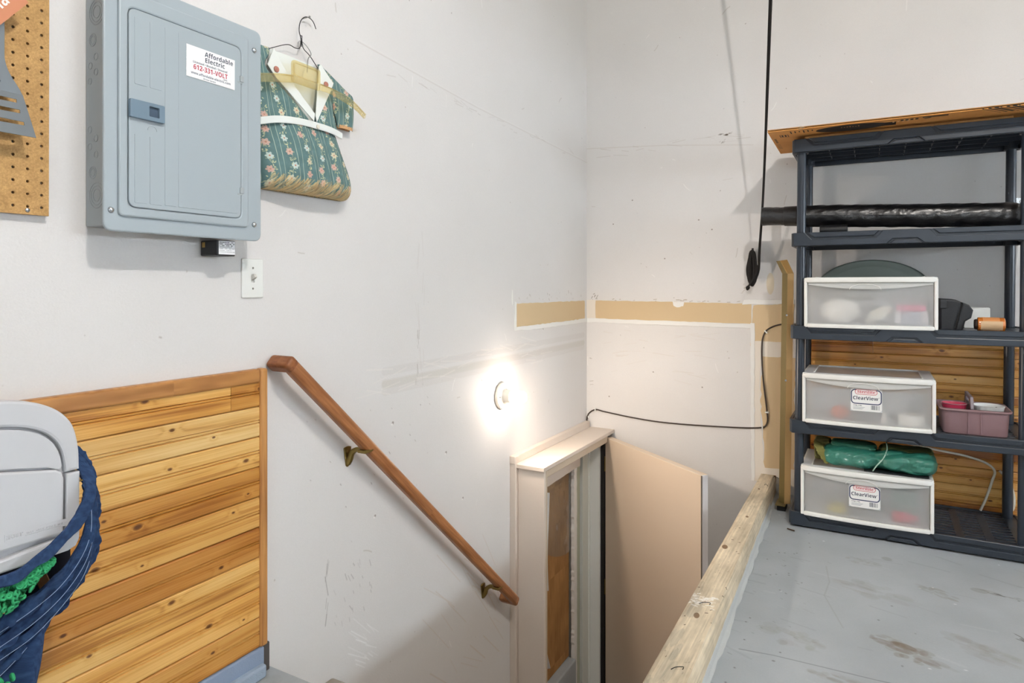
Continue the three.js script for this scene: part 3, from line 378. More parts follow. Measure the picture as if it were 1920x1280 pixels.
// ------------------------------------------------------------------ dress-shaped clothespin bag on its hangers
{
  const fab = canvasTex(1024, 1024, (g, w, h) => {            // z 2.58 .. 2.12, y 1.41 .. 1.87
    noisyBase(g, w, h, [92, 122, 122], 22, 61, 30); const P = (z, y) => [(2.58 - z) / 0.46 * w, (1 - (y - 1.41) / 0.46) * h]; const r = rng(17); g.lineCap = 'round';
    for (let i = 0; i < 9; i++) for (const d of [0, 0.016]) { const z = 2.575 - i * 0.062 - d; g.strokeStyle = 'rgba(205,212,188,0.8)'; g.lineWidth = 3; g.beginPath(); g.moveTo(...P(z + 0.02, 1.87)); g.quadraticCurveTo(...P(z + 0.01, 1.62), ...P(z - 0.025, 1.41)); g.stroke(); }
    for (let i = 0; i < 9; i++) for (let k = 0; k < 24; k++) { const y = 1.87 - k * 0.0196, z = 2.575 - i * 0.062 - 0.039 + (y - 1.62) * 0.09 + Math.sin(k * 0.9 + i) * 0.008, [x, yy] = P(z, y); g.strokeStyle = 'rgba(190,190,150,0.85)'; g.lineWidth = 3; g.beginPath(); g.moveTo(x, yy); g.quadraticCurveTo(x + (r() - 0.5) * 40, yy + 20, x + (r() - 0.5) * 26, yy + 44); g.stroke();
      for (let q = 0; q < 7; q++) { g.fillStyle = ['rgba(200,198,160,0.85)', 'rgba(160,170,140,0.85)'][q % 2]; g.beginPath(); g.ellipse(x + (r() - 0.5) * 44, yy + (r() - 0.5) * 40, 7, 3.5, r() * 3, 0, 7); g.fill(); }
      if (k % 2 === i % 2) { const fx = x + (r() - 0.5) * 36, col = ['#d8b3a4', '#cbd8d2', '#d8cdb0', '#d4aa9c'][Math.floor(r() * 4)]; for (let q = 0; q < 6; q++) { g.fillStyle = col; g.globalAlpha = 0.85; g.beginPath(); g.ellipse(fx + Math.cos(q) * 13, yy + Math.sin(q) * 13, 12, 8, q, 0, 7); g.fill(); } g.globalAlpha = 1; g.fillStyle = '#b98a78'; g.beginPath(); g.arc(fx, yy, 6, 0, 7); g.fill(); } }
    for (let i = 0; i < 900; i++) { const u = r(), y = 1.41 + Math.pow(r(), 1.6) * (0.03 + 0.03 * fbm(u * 9, 3, 5)), [x, yy] = P(2.58 - u * 0.46, y); if (u < 0.12) continue; g.strokeStyle = ['rgba(205,176,126,0.5)', 'rgba(224,200,150,0.5)', 'rgba(190,150,100,0.45)'][i % 3]; g.lineWidth = 7; g.beginPath(); g.moveTo(x, yy); g.lineTo(x + 22, yy - 34); g.stroke(); }
    for (let i = 0; i < 160; i++) { const [x, yy] = P(2.15 + r() * 0.06, 1.668 + r() * 0.012); g.fillStyle = 'rgba(214,160,110,0.5)'; g.fillRect(x, yy, 12, 8); }
  });
  const cloth = std(0xffffff, 0.9, { map: fab, side: THREE.DoubleSide }), white = std(0xe9eeea, 0.85, { side: THREE.DoubleSide });
  const uvOf = (z, y) => [(2.58 - z) / 0.46, (y - 1.41) / 0.46];
  const sheet = (rows, seed, bulge, xb, nx = 30, ny = 40, wr = 0.006) => {           // rows bottom -> top: [y, zLeft, zRight, front]
    const f = (front) => grid(nx, ny, (u, v) => { const [y, zl, zr, xf] = sample(rows, v), z = lerp(zl, zr, u), e = Math.pow(1 - Math.pow(Math.abs(2 * u - 1), 3), 0.5); const w = front ? wr * (fbm(z * 40, y * 7, seed, 3) - 0.5) * 2 * e : 0; return [front ? xb + (xf - xb) * lerp(1, e, bulge) + w : xb, y + (front ? 0 : 0.0005), z]; }, (u, v) => { const [y, zl, zr] = sample(rows, v); return uvOf(lerp(zl, zr, u), y); });
    const b = f(false); b.setIndex(Array.from(b.index.array).reverse()); b.computeVertexNormals(); return merge([f(true), b]);
  };
  const t = thing('clothespin_bag', 'teal floral dress-shaped clothespin bag with white collar hanging on the wall', 'clothespin bag', [0.02, 1.424, 2.34]);
  part('lining', sheet([[1.64, 2.36, 2.315, 0.012], [1.72, 2.43, 2.3, 0.013], [1.80, 2.48, 2.29, 0.013], [1.848, 2.485, 2.3, 0.012]], 3, 0.2, 0.006, 10, 16, 0.002), white, t, 'white lining inside the neck');
  part('bodice', sheet([[1.628, 2.552, 2.345, 0.058], [1.66, 2.555, 2.352, 0.052], [1.70, 2.557, 2.405, 0.046], [1.74, 2.557, 2.46, 0.04], [1.785, 2.556, 2.512, 0.034], [1.82, 2.556, 2.497, 0.028], [1.846, 2.556, 2.486, 0.02]], 5, 0.4, 0.008), cloth, t);
  part('bodice', sheet([[1.632, 2.333, 2.224, 0.056], [1.665, 2.331, 2.235, 0.05], [1.72, 2.297, 2.246, 0.042], [1.76, 2.27, 2.24, 0.035], [1.80, 2.248, 2.236, 0.028]], 6, 0.4, 0.008, 20, 30, 0.003), cloth, t);
  part('sleeve', sheet([[1.668, 2.21, 2.142, 0.03], [1.71, 2.226, 2.139, 0.033], [1.75, 2.247, 2.137, 0.032], [1.785, 2.262, 2.136, 0.028], [1.80, 2.268, 2.165, 0.025], [1.83, 2.282, 2.226, 0.022], [1.857, 2.292, 2.28, 0.016]], 7, 0.5, 0.01, 20, 30, 0.003), cloth, t);
  part('skirt', sheet([[1.424, 2.515, 2.19, 0.03], [1.43, 2.54, 2.172, 0.066], [1.455, 2.548, 2.165, 0.09], [1.50, 2.548, 2.176, 0.09], [1.56, 2.547, 2.2, 0.08], [1.60, 2.547, 2.215, 0.068], [1.635, 2.548, 2.226, 0.056]], 8, 0.85, 0.008, 60, 40, 0.011), cloth, t);
  part('waistband', strap([[0.05, 1.612, 2.553], [0.062, 1.627, 2.5], [0.064, 1.638, 2.42], [0.062, 1.641, 2.34], [0.06, 1.64, 2.28], [0.05, 1.634, 2.222]], 0.021, 0.004, 40, null, 0.05, 2), white, t, 'white waistband');
  const collar = (pts, tilt) => { const g = onLeft(poly(zy(pts)), 0.0, 0.0035, 0.0012); const p = g.attributes.position; for (let i = 0; i < p.count; i++) p.setX(i, p.getX(i) + 0.047 - (p.getY(i) - 1.66) * tilt); g.computeVertexNormals(); return g; };
  part('collar', collar([[2.486, 1.846], [2.513, 1.787], [2.484, 1.757], [2.344, 1.656], [2.338, 1.682], [2.408, 1.745], [2.464, 1.812]], 0.1), white, t, 'white collar');
  part('collar', collar([[2.296, 1.853], [2.245, 1.804], [2.268, 1.762], [2.332, 1.657], [2.336, 1.676], [2.318, 1.768], [2.304, 1.846]], 0.1), white, t, 'white collar');
  for (const [z, y, x] of [[2.484, 1.781, 0.041], [2.283, 1.79, 0.04]]) part('button', lathe([[0, 0.004], [0.008, 0.003], [0.0095, 0], [0, 0]], [x, y, z], 18, 'x'), std(0xb5796a, 0.6), t, 'pink button');
  part('button', lathe([[0, 0.004], [0.006, 0.003], [0.007, 0], [0, 0]], [0.064, 1.638, 2.342], 18, 'x'), M.ivory, t, 'white button');
  const hg = thing('wire_hanger', 'thin dark wire hanger holding the floral clothespin bag', 'hanger', [0.018, 1.93, 2.35]);
  part('wire', merge([tube([[0.018, 1.822, 2.53], [0.02, 1.853, 2.475], [0.022, 1.878, 2.42], [0.022, 1.876, 2.395], [0.022, 1.88, 2.378], [0.022, 1.905, 2.372]], 0.0013, 30, 6), tube([[0.022, 1.905, 2.368], [0.022, 1.885, 2.362], [0.022, 1.872, 2.338], [0.02, 1.835, 2.29], [0.016, 1.79, 2.2], [0.014, 1.758, 2.15]], 0.0013, 30, 6)]), M.wire, hg);
  part('hook', tube([[0.022, 1.888, 2.37], [0.022, 1.908, 2.37], [0.02, 1.935, 2.377], [0.02, 1.966, 2.372], [0.018, 1.988, 2.352], [0.018, 1.992, 2.333], [0.018, 1.985, 2.317], [0.018, 1.966, 2.305]], 0.0014, 40, 6), M.wire, hg);
  const coil = []; for (let i = 0; i <= 40; i++) { const a = i * 0.9; coil.push([0.022 + Math.cos(a) * 0.0028, 1.9 + i * 0.0006, 2.3705 + Math.sin(a) * 0.0028]); } part('twist', tube(coil, 0.001, 120, 5), M.wire, hg);
  const nail = thing('wall_nail', 'small nail in the wall carrying the wire hanger hook', 'nail', [0, 1.984, 2.345]); part('shank', cyl(0.0014, 0.034, [0.015, 1.9885, 2.345], 'x', 8), M.wireGrey, nail); part('head', cyl(0.0035, 0.0015, [0.032, 1.9885, 2.345], 'x', 12), M.wireGrey, nail);
  // clear plastic hanger hooked over the wire one
  const ph = thing('plastic_hanger', 'clear yellowed plastic hanger hooked in front of the clothespin bag', 'hanger', [0.06, 1.72, 2.37]);
  part('hook', tube([[0.055, 1.8, 2.378], [0.056, 1.826, 2.376], [0.052, 1.845, 2.37], [0.045, 1.865, 2.352], [0.035, 1.882, 2.35], [0.025, 1.9, 2.36], [0.019, 1.906, 2.372], [0.016, 1.897, 2.38]], 0.0014, 40, 6), M.wireGrey, ph);
  const fr = rrL(2.331, 2.444, 1.752, 1.82, 0.012); fr.holes.push(rpL(2.34, 2.435, 1.776, 1.812, 0.008)); part('centre_frame', onLeft(fr, 0.056, 0.01, 0.003), M.clear, ph);
  part('web', onLeft(rrL(2.338, 2.437, 1.774, 1.814, 0.006), 0.059, 0.003), M.clear, ph);
  part('arm', merge([strap([[0.062, 1.766, 2.33], [0.064, 1.764, 2.29], [0.066, 1.752, 2.23], [0.066, 1.737, 2.17], [0.064, 1.716, 2.127]], [0.022, 0.012], 0.008, 30), tube([[0.064, 1.774, 2.33], [0.068, 1.771, 2.28], [0.07, 1.757, 2.2], [0.068, 1.724, 2.126]], 0.0025, 24, 6)]), M.clear, ph);
  part('arm', merge([strap([[0.062, 1.762, 2.44], [0.064, 1.752, 2.48], [0.07, 1.738, 2.53], [0.074, 1.726, 2.57]], [0.024, 0.022], 0.008, 20), tube([[0.064, 1.77, 2.44], [0.07, 1.758, 2.5], [0.078, 1.738, 2.57]], 0.0025, 24, 6)]), M.clear, ph);
}

// ------------------------------------------------------------------ handrail
{
  const A = [0.894, 2.454], B = [-0.363, 1.098], dy = A[0] - B[0], dz = A[1] - B[1], len = Math.hypot(dy, dz), ang = Math.atan2(dy, dz), rx = 0.077;
  const t = thing('handrail', 'brown wooden handrail sloping down the left wall beside the stair', 'handrail', [0.04, -0.36, 1.776]);
  const rl = new RoundedBoxGeometry(0.036, 0.044, len + 0.03, 4, 0.014); const q = boxUV(rl), uv = q.attributes.uv, ps = q.attributes.position; for (let i = 0; i < uv.count; i++) uv.setXY(i, ps.getZ(i) * 0.8, ps.getX(i) * 6 + ps.getY(i) * 5); q.rotateX(-ang); q.translate(rx, (A[0] + B[0]) / 2, (A[1] + B[1]) / 2); part('rail', q, M.railWood, t);
  const ret = (s, c, l0) => { const g = new RoundedBoxGeometry(rx + 0.017, 0.043, 0.04, 4, 0.012), b = boxUV(g, 3); b.rotateX(-ang); b.translate((rx + 0.017) / 2, c[0], c[1]); return b; };
  const rp = part('wall_return', ret(1, [A[0] + 0.012, A[1] + 0.0125]), std(0xd8c8b6, 0.5, { map: M.railWood.map }), t, 'mitred end turned to the wall'); part('screw', cyl(0.004, 0.003, [0.06, A[0] + 0.032, A[1] + 0.012], 'y', 12), M.wire, rp);
  part('wall_return', ret(1, [B[0] - 0.012, B[1] - 0.012]), M.railWood, t, 'mitred end turned to the wall');
  for (const [z, y] of [[2.146, 0.556], [1.256, -0.272]]) {
    const ry = A[0] - (A[1] - z) * dy / dz; const pl = new THREE.Shape(); pl.moveTo(-z - 0.017, y + 0.026); pl.quadraticCurveTo(-z, y + 0.034, -z + 0.017, y + 0.026); pl.lineTo(-z + 0.007, y - 0.036); pl.quadraticCurveTo(-z, y - 0.046, -z - 0.007, y - 0.036); pl.closePath();
    const br = part('bracket', merge([onLeft(pl, 0, 0.006, 0.002), strap([[0.004, y - 0.028, z], [0.014, y - 0.014, z], [0.022, y + 0.008, z - 0.002], [0.04, y + 0.022, z - 0.004], [0.062, y + 0.024, z - 0.006], [rx, ry - 0.022, z - 0.008]], [0.022, 0.014], 0.015, 30, [0, 0, 1]), box(rx - 0.018, rx + 0.018, ry - 0.036, ry - 0.024, z - 0.03, z + 0.014, 0.003)].map((g) => { if (!g.attributes.uv) g.setAttribute('uv', new THREE.Float32BufferAttribute(new Float32Array(g.attributes.position.count * 2), 2)); return g; })), M.brass, t, 'dark brass wall bracket');
    for (const [a, b] of [[0.014, 0.006], [-0.03, 0]]) part('screw', lathe([[0, 0.008], [0.003, 0.007], [0.004, 0.006], [0, 0.006]], [0, y + a, z + b], 10, 'x'), M.brass, br);
  }
}

// ------------------------------------------------------------------ boxed door frame at the foot of the stair, and its open door
{
  const t = thing('door_frame', 'tan painted boxed door frame at the foot of the stair with torn-open side', 'door frame', [0.09, -1.55, 0.5]);
  part('top_board', boxUV(box(0, 0.185, 0.228, 0.25, 0.0, 0.985, 0.003)), M.tanPaint, t);
  part('batten', boxUV(box(0, 0.03, 0.25, 0.289, 0.02, 1.0, 0.003)), M.tanPaint, t);
  part('front_board', boxUV(box(0.034, 0.182, -1.55, 0.228, 0.955, 0.975, 0.003)), M.tanPaint, t);
  part('corner_strip', boxUV(box(0, 0.0325, -1.55, 0.287, 0.955, 0.997, 0.003)), M.tanPaint, t);
  part('front_edge_strip', box(0.168, 0.182, -1.55, 0.226, 0.94, 0.954, 0.002), M.tanEdge, t);
  part('header_lip', boxUV(box(0.14, 0.178, 0.19, 0.228, 0.1, 0.953, 0.002)), M.tanEdge, t);
  // torn wall board inside: header piece and ragged strips round the hole
  const r = rng(9), rag = (a, b, n, amp) => { const o = []; for (let i = 0; i <= n; i++) o.push([lerp(a[0], b[0], i / n) + (r() - 0.5) * amp, lerp(a[1], b[1], i / n) + (r() - 0.5) * amp]); return o; };
  part('wall_board', onLeft(poly(zy([[0.953, 0.228], [0.225, 0.228], [0.225, 0.06], ...rag([0.3, 0.06], [0.9, 0.05], 14, 0.006), [0.953, 0.05]])), 0.04, 0.012), M.tanPaint, t);
  part('wall_board', onLeft(poly(zy([[0.225, 0.06], [0.225, -1.5], ...rag([0.285, -1.5], [0.29, 0.06], 40, 0.012)])), 0.038, 0.011), std(0xb9c0ae, 0.6), t, 'greenish strip of wall board');
  part('torn_gypsum', onLeft(poly(zy([...rag([0.27, -1.5], [0.272, 0.06], 50, 0.006), ...rag([0.312, 0.06], [0.308, -1.5], 110, 0.009)])), 0.03, 0.0205), M.gypsum, t, 'white torn gypsum edge');
  part('backing_board', boxUV(box(0.002, 0.012, -1.05, 0.2, 0.3, 0.625, 0.001)), M.ply, t, 'brown bare wood behind the hole'); part('backing_board', boxUV(box(0.002, 0.0135, -1.05, 0.2, 0.63, 0.953, 0.001)), M.ply, t, 'brown bare wood behind the hole');
  part('sill_block', boxUV(box(0.001, 0.06, -1.55, -1.055, 0.3, 0.95, 0.01)), M.concrete, t);
  part('plastic_film', grid(26, 30, (u, v) => { const z = lerp(0.32, 0.78, u), y = lerp(-0.42, 0.06, v); return [0.022 + 0.016 * fbm(u * 6 + v * 3, v * 5 - u * 4, 5, 3), y + (1 - v) * 0.2 * u * u, z]; }), phys(0xeef2f2, 0.12, { transmission: 0.92, thickness: 0, side: THREE.DoubleSide }), t, 'crinkled clear plastic film');
  part('loose_strip', strap([[0.1, 0.06, 0.78], [0.095, -0.1, 0.775], [0.09, -0.3, 0.77], [0.085, -0.47, 0.74]], [0.03, 0.012], 0.003, 24, [0.5, 0, 0.86]), std(0xd9d7d4, 0.6), t, 'hanging white paper strip');
  part('loose_strip', strap([[0.07, -0.52, 0.77], [0.075, -0.68, 0.8], [0.06, -0.9, 0.72]], [0.015, 0.06], 0.003, 24, [0.5, 0, 0.86]), std(0xcfccc8, 0.6), t, 'hanging white paper strip');
  part('jamb_strip', box(0.03, 0.058, -1.55, 0.226, 0.112, 0.2, 0.003), M.jambGreen, t, 'pale green inner casing strip'); part('jamb_bead', box(0.04, 0.066, -1.55, 0.226, 0.102, 0.116, 0.002), M.jamb, t);
  const jb = part('jamb', box(0.02, 0.126, -1.55, 0.227, 0.03, 0.1, 0.002), M.jamb, t, 'white door jamb'); part('strike_mark', box(0.108, 0.112, 0.155, 0.178, 0.1, 0.1012, 0), std(0x34414c, 0.5), jb);
  part('weatherstrip', box(0.127, 0.15, -1.55, 0.226, 0.02, 0.088, 0.004), M.black, t, 'black weatherstrip');
}
{
  const th = -Math.atan2(0.529, 0.698), L = 0.872, put = (g) => g.rotateY(th).translate(0.156, 0, 0.082);
  const d = new THREE.Group(); d.name = 'door_1'; d.userData = { kind: 'structure', label: 'flat tan painted basement door standing open' }; scene.add(d);
  const lf = part('leaf', boxUV(put(box(0, L, -1.53, 0.213, -0.044, 0, 0.0025))), M.doorPaint, d);
  part('edge_strip', put(box(L - 0.0005, L + 0.0045, -1.53, 0.212, -0.041, -0.008, 0.001)), M.doorEdge, d, 'pale grey door edge');
  part('edge_strip', put(box(L - 0.002, L + 0.003, -1.53, 0.211, -0.0055, -0.002, 0.001)), std(0x4b443c, 0.6), d, 'dark weatherstrip line');
  for (const y of [0.05, -0.7, -1.4]) part('hinge', put(cyl(0.006, 0.09, [-0.004, y, -0.002])), M.brass, d);
}

// ------------------------------------------------------------------ grey organizer with denim sling at the left edge
{
  const t = thing('organizer', 'light grey plastic organizer with rounded lid and blue denim sling', 'organizer', [0.24, 0, 3.4]);
  const mir = (p) => p.concat(p.map(([z, y]) => [3.4 * 2 - z, y]).reverse());
  const outer = [[3.166, 0.8], [3.1675, 0.84], [3.176, 0.88], [3.188, 0.9], [3.206, 0.917], [3.236, 0.933], [3.27, 0.942], [3.33, 0.948], [3.4, 0.949]], inner = [[3.1895, 0.8], [3.192, 0.82], [3.197, 0.842], [3.206, 0.86], [3.224, 0.878], [3.25, 0.891], [3.29, 0.9], [3.34, 0.903], [3.4, 0.904]];
  const crv = (pts) => { const c = new THREE.CatmullRomCurve3(pts.map(([z, y]) => V(z, y, 0)), false, 'centripetal'); return c.getPoints(60).map((p) => [p.x, p.y]); };
  const X0 = 0.278, D = 0.026, outerS = crv(outer), innerS = crv(inner);
  part('shell', onLeft(poly(zy(mir([[3.172, 0.66], [3.168, 0.69], ...outerS.map(([z, y]) => [z + 0.0035, y - 0.004])]))), 0.17, 0.12, 0.012), M.greyShell, t);
  part('arch_frame', onLeft(poly(zy([...mir(outerS), ...mir(innerS).reverse()])), X0, D, 0.005, 10), M.greyShell, t);
  part('lid_panel', onLeft(poly(zy(mir(crv([[3.1945, 0.812], [3.196, 0.822], [3.201, 0.841], [3.21, 0.857], [3.227, 0.874], [3.252, 0.887], [3.291, 0.896], [3.34, 0.899], [3.4, 0.9]])).concat([[3.6, 0.8065], [3.58, 0.816], [3.5, 0.83], [3.4, 0.836], [3.3, 0.83], [3.22, 0.815], [3.2, 0.8065]]))), X0, D - 0.003, 0.0015), M.greyShell, t);
  part('door_panel', onLeft(poly(zy(mir([[3.1935, 0.69], [3.1925, 0.79], [3.197, 0.802], [3.206, 0.8085], [3.222, 0.811], [3.3, 0.826], [3.4, 0.832]]))), X0, D, 0.004), M.greyShell, t);
  for (const s of [0, 1]) part('side_panel', onLeft(poly(zy([[3.1665, 0.69], [3.1655, 0.796], [3.189, 0.797], [3.19, 0.688]].map(([z, y]) => [s ? 6.8 - z : z, y]))), X0, D, 0.003), M.greyShell, t);
  part('bottom_flap', onLeft(poly(zy(mir([[3.185, 0.655], [3.172, 0.66], [3.166, 0.672], [3.1655, 0.6865], [3.21, 0.682], [3.4, 0.668]].reverse().reverse().slice(0, 6)).concat([[3.5, 0.653], [3.4, 0.652], [3.3, 0.653]]))), X0, D, 0.004), M.greyShell, t);
  const emb = canvasTex(512, 64, (g, w, h) => { g.fillStyle = '#808080'; g.fillRect(0, 0, w, h); g.fillStyle = '#ffffff'; g.font = 'bold 46px serif'; g.fillText('HOST', 10, 46); const q = rng(6); for (let x = 170; x < 490; x += 14 + q() * 16) g.fillRect(x, 26, 5 + q() * 9, 14); g.fillRect(160, 50, 330, 3); });
  emb.colorSpace = THREE.NoColorSpace; part('embossed_name', plate(0.1, 0.0125, 0.0006, [X0 + D + 0.0003, 0.7105, 3.236], 'left', -0.02), std(0xc9cacd, 0.5, { bumpMap: emb, bumpScale: 0.0012 }), t, 'raised lettering');
  // denim sling: front strap, gathered pocket folds, dark lining
  const dt = pixelTex(256, 256, (u, v) => { const tw = ((u * 64 + v * 64) % 1) < 0.5 ? 8 : -8, n = (fbm(u * 18, v * 18, 4, 4) - 0.5) * 46 + tw; return [30 + n * 0.7, 55 + n * 0.9, 92 + n]; });
  const denim = std(0xffffff, 0.92, { map: sized(dt, 0.12), side: THREE.DoubleSide }), dark = std(0x141b2c, 0.95, { side: THREE.DoubleSide }), stitch = std(0x8fa4c6, 0.8);
  const uvDenim = (g) => { const p = g.attributes.position, uv = g.attributes.uv; for (let i = 0; i < p.count; i++) uv.setXY(i, p.getZ(i) + p.getX(i), p.getY(i)); return g; };
  const tail = (a) => a;
  part('front_strap', uvDenim(strap(tail([[0.25, 0.825, 3.168], [0.30, 0.796, 3.156], [0.33, 0.758, 3.16], [0.333, 0.726, 3.179], [0.333, 0.692, 3.208], [0.333, 0.671, 3.24], [0.333, 0.654, 3.28], [0.33, 0.65, 3.33], [0.32, 0.66, 3.45], [0.3, 0.7, 3.6]]), 0.021, 0.006, 120, null, 0.5, 3, 14)), denim, t);
  part('front_strap', uvDenim(strap([[0.215, 0.838, 3.155], [0.225, 0.818, 3.136], [0.235, 0.79, 3.124], [0.25, 0.745, 3.12], [0.26, 0.70, 3.128]], [0.02, 0.03], 0.008, 40, null, 0.5, 7, 14)), denim, t);
  const folds = [[0.29, [[0.745, 3.139], [0.684, 3.146], [0.645, 3.163], [0.602, 3.195], [0.575, 3.233], [0.557, 3.282], [0.53, 3.4], [0.54, 3.6]]], [0.278, [[0.745, 3.13], [0.673, 3.135], [0.628, 3.15], [0.58, 3.183], [0.545, 3.227], [0.525, 3.28], [0.49, 3.4], [0.5, 3.6]]], [0.266, [[0.735, 3.124], [0.659, 3.128], [0.603, 3.145], [0.556, 3.178], [0.516, 3.222], [0.497, 3.274], [0.455, 3.4], [0.46, 3.6]]], [0.252, [[0.70, 3.118], [0.655, 3.121], [0.612, 3.132], [0.561, 3.159], [0.524, 3.192], [0.488, 3.23], [0.466, 3.272], [0.42, 3.4], [0.42, 3.6]]]];
  folds.forEach(([x, ps], i) => { part('fold', uvDenim(strap(ps.map(([y, z], k) => [x + 0.012 * Math.sin(k), y, z]), [0.018, 0.04], 0.012, 140, null, 0.95, 11 + i, 14)), denim, t); part('stitch', tube(ps.map(([y, z], k) => [x + 0.0085 + 0.012 * Math.sin(k), y - 0.009, z + 0.004]), 0.0007, 80, 4), stitch, t); });
  part('lining', grid(24, 20, (u, v) => { const z = lerp(3.13, 3.62, u); return [0.2 + 0.012 * Math.sin(u * 23), lerp(0.74, 0.60 - 0.13 * Math.sqrt(u), v), z]; }), dark, t);
  part('hanging_cloth', uvDenim(grid(40, 24, (u, v) => { const z = lerp(3.19 + v * 0.09, 3.6, u), y = lerp(0.5 - 0.02 * u, 0.06, v) - 0.1 * u * (1 - v) + (1 - u) * (1 - v) * 0.04; return [0.235 + 0.012 * Math.sin(u * 32 + v * 2) + 0.02 * fbm(u * 5, v * 5, 3), y, z]; })), denim, t);
  part('grommet', torus(0.007, 0.0018, [0.268, 0.775, 3.146], 'x', Math.PI * 2, 18), M.brass, t);
  part('wooden_leg', boxUV(box(0.185, 0.205, 0.0, 0.72, 3.36, 3.382, 0.004)), std(0xb98a5a, 0.6), t); part('wooden_leg', boxUV(box(0.185, 0.205, 0.0, 0.72, 3.54, 3.562, 0.004)), std(0xb98a5a, 0.6), t);
  const sk = box(-0.006, 0.006, -0.05, 0.05, -0.009, 0.009, 0.003); sk.rotateX(0.35); sk.translate(0.215, 0.612, 3.197); part('wooden_stick', boxUV(sk), std(0x9a6a40, 0.6), t);
}
{ // green chenille duster tucked in the sling
  const r = rng(33), list = [], path = new THREE.CatmullRomCurve3([[0.318, 0.652, 3.222], [0.318, 0.636, 3.25], [0.316, 0.614, 3.285], [0.31, 0.6, 3.34], [0.3, 0.6, 3.45]].map(vec));
  const tuft = (c, rad, out) => { const d = V(r() - 0.5, r() - 0.5, r() - 0.5).normalize(), g = new THREE.TorusGeometry(rad * 0.42, rad * 0.26, 5, 8); g.lookAt(d); g.translate(c.x + d.x * out, c.y + d.y * out, c.z + d.z * out); return g; };
  for (let i = 0; i < 520; i++) { const v = r(), c = path.getPointAt(v); list.push(tuft(c, 0.009, lerp(0.006, 0.02, Math.min(1, v * 3)))); }
  const green = std(0x2e9c63, 0.9, { side: THREE.DoubleSide }), m = single('chenille_duster', merge(list), green, 'bright green chenille duster head tucked in the denim sling', 'duster', [0.316, 0.62, 3.28]);
  const l2 = []; for (let i = 0; i < 160; i++) l2.push(tuft(V(0.268 + r() * 0.02, lerp(0.475, 0.30, r()), 3.265 + r() * 0.1), 0.012, 0.006)); single('chenille_mop_fringe', merge(l2), green, 'green chenille fringe hanging below the denim folds', 'mop', [0.28, 0.38, 3.3]);
}
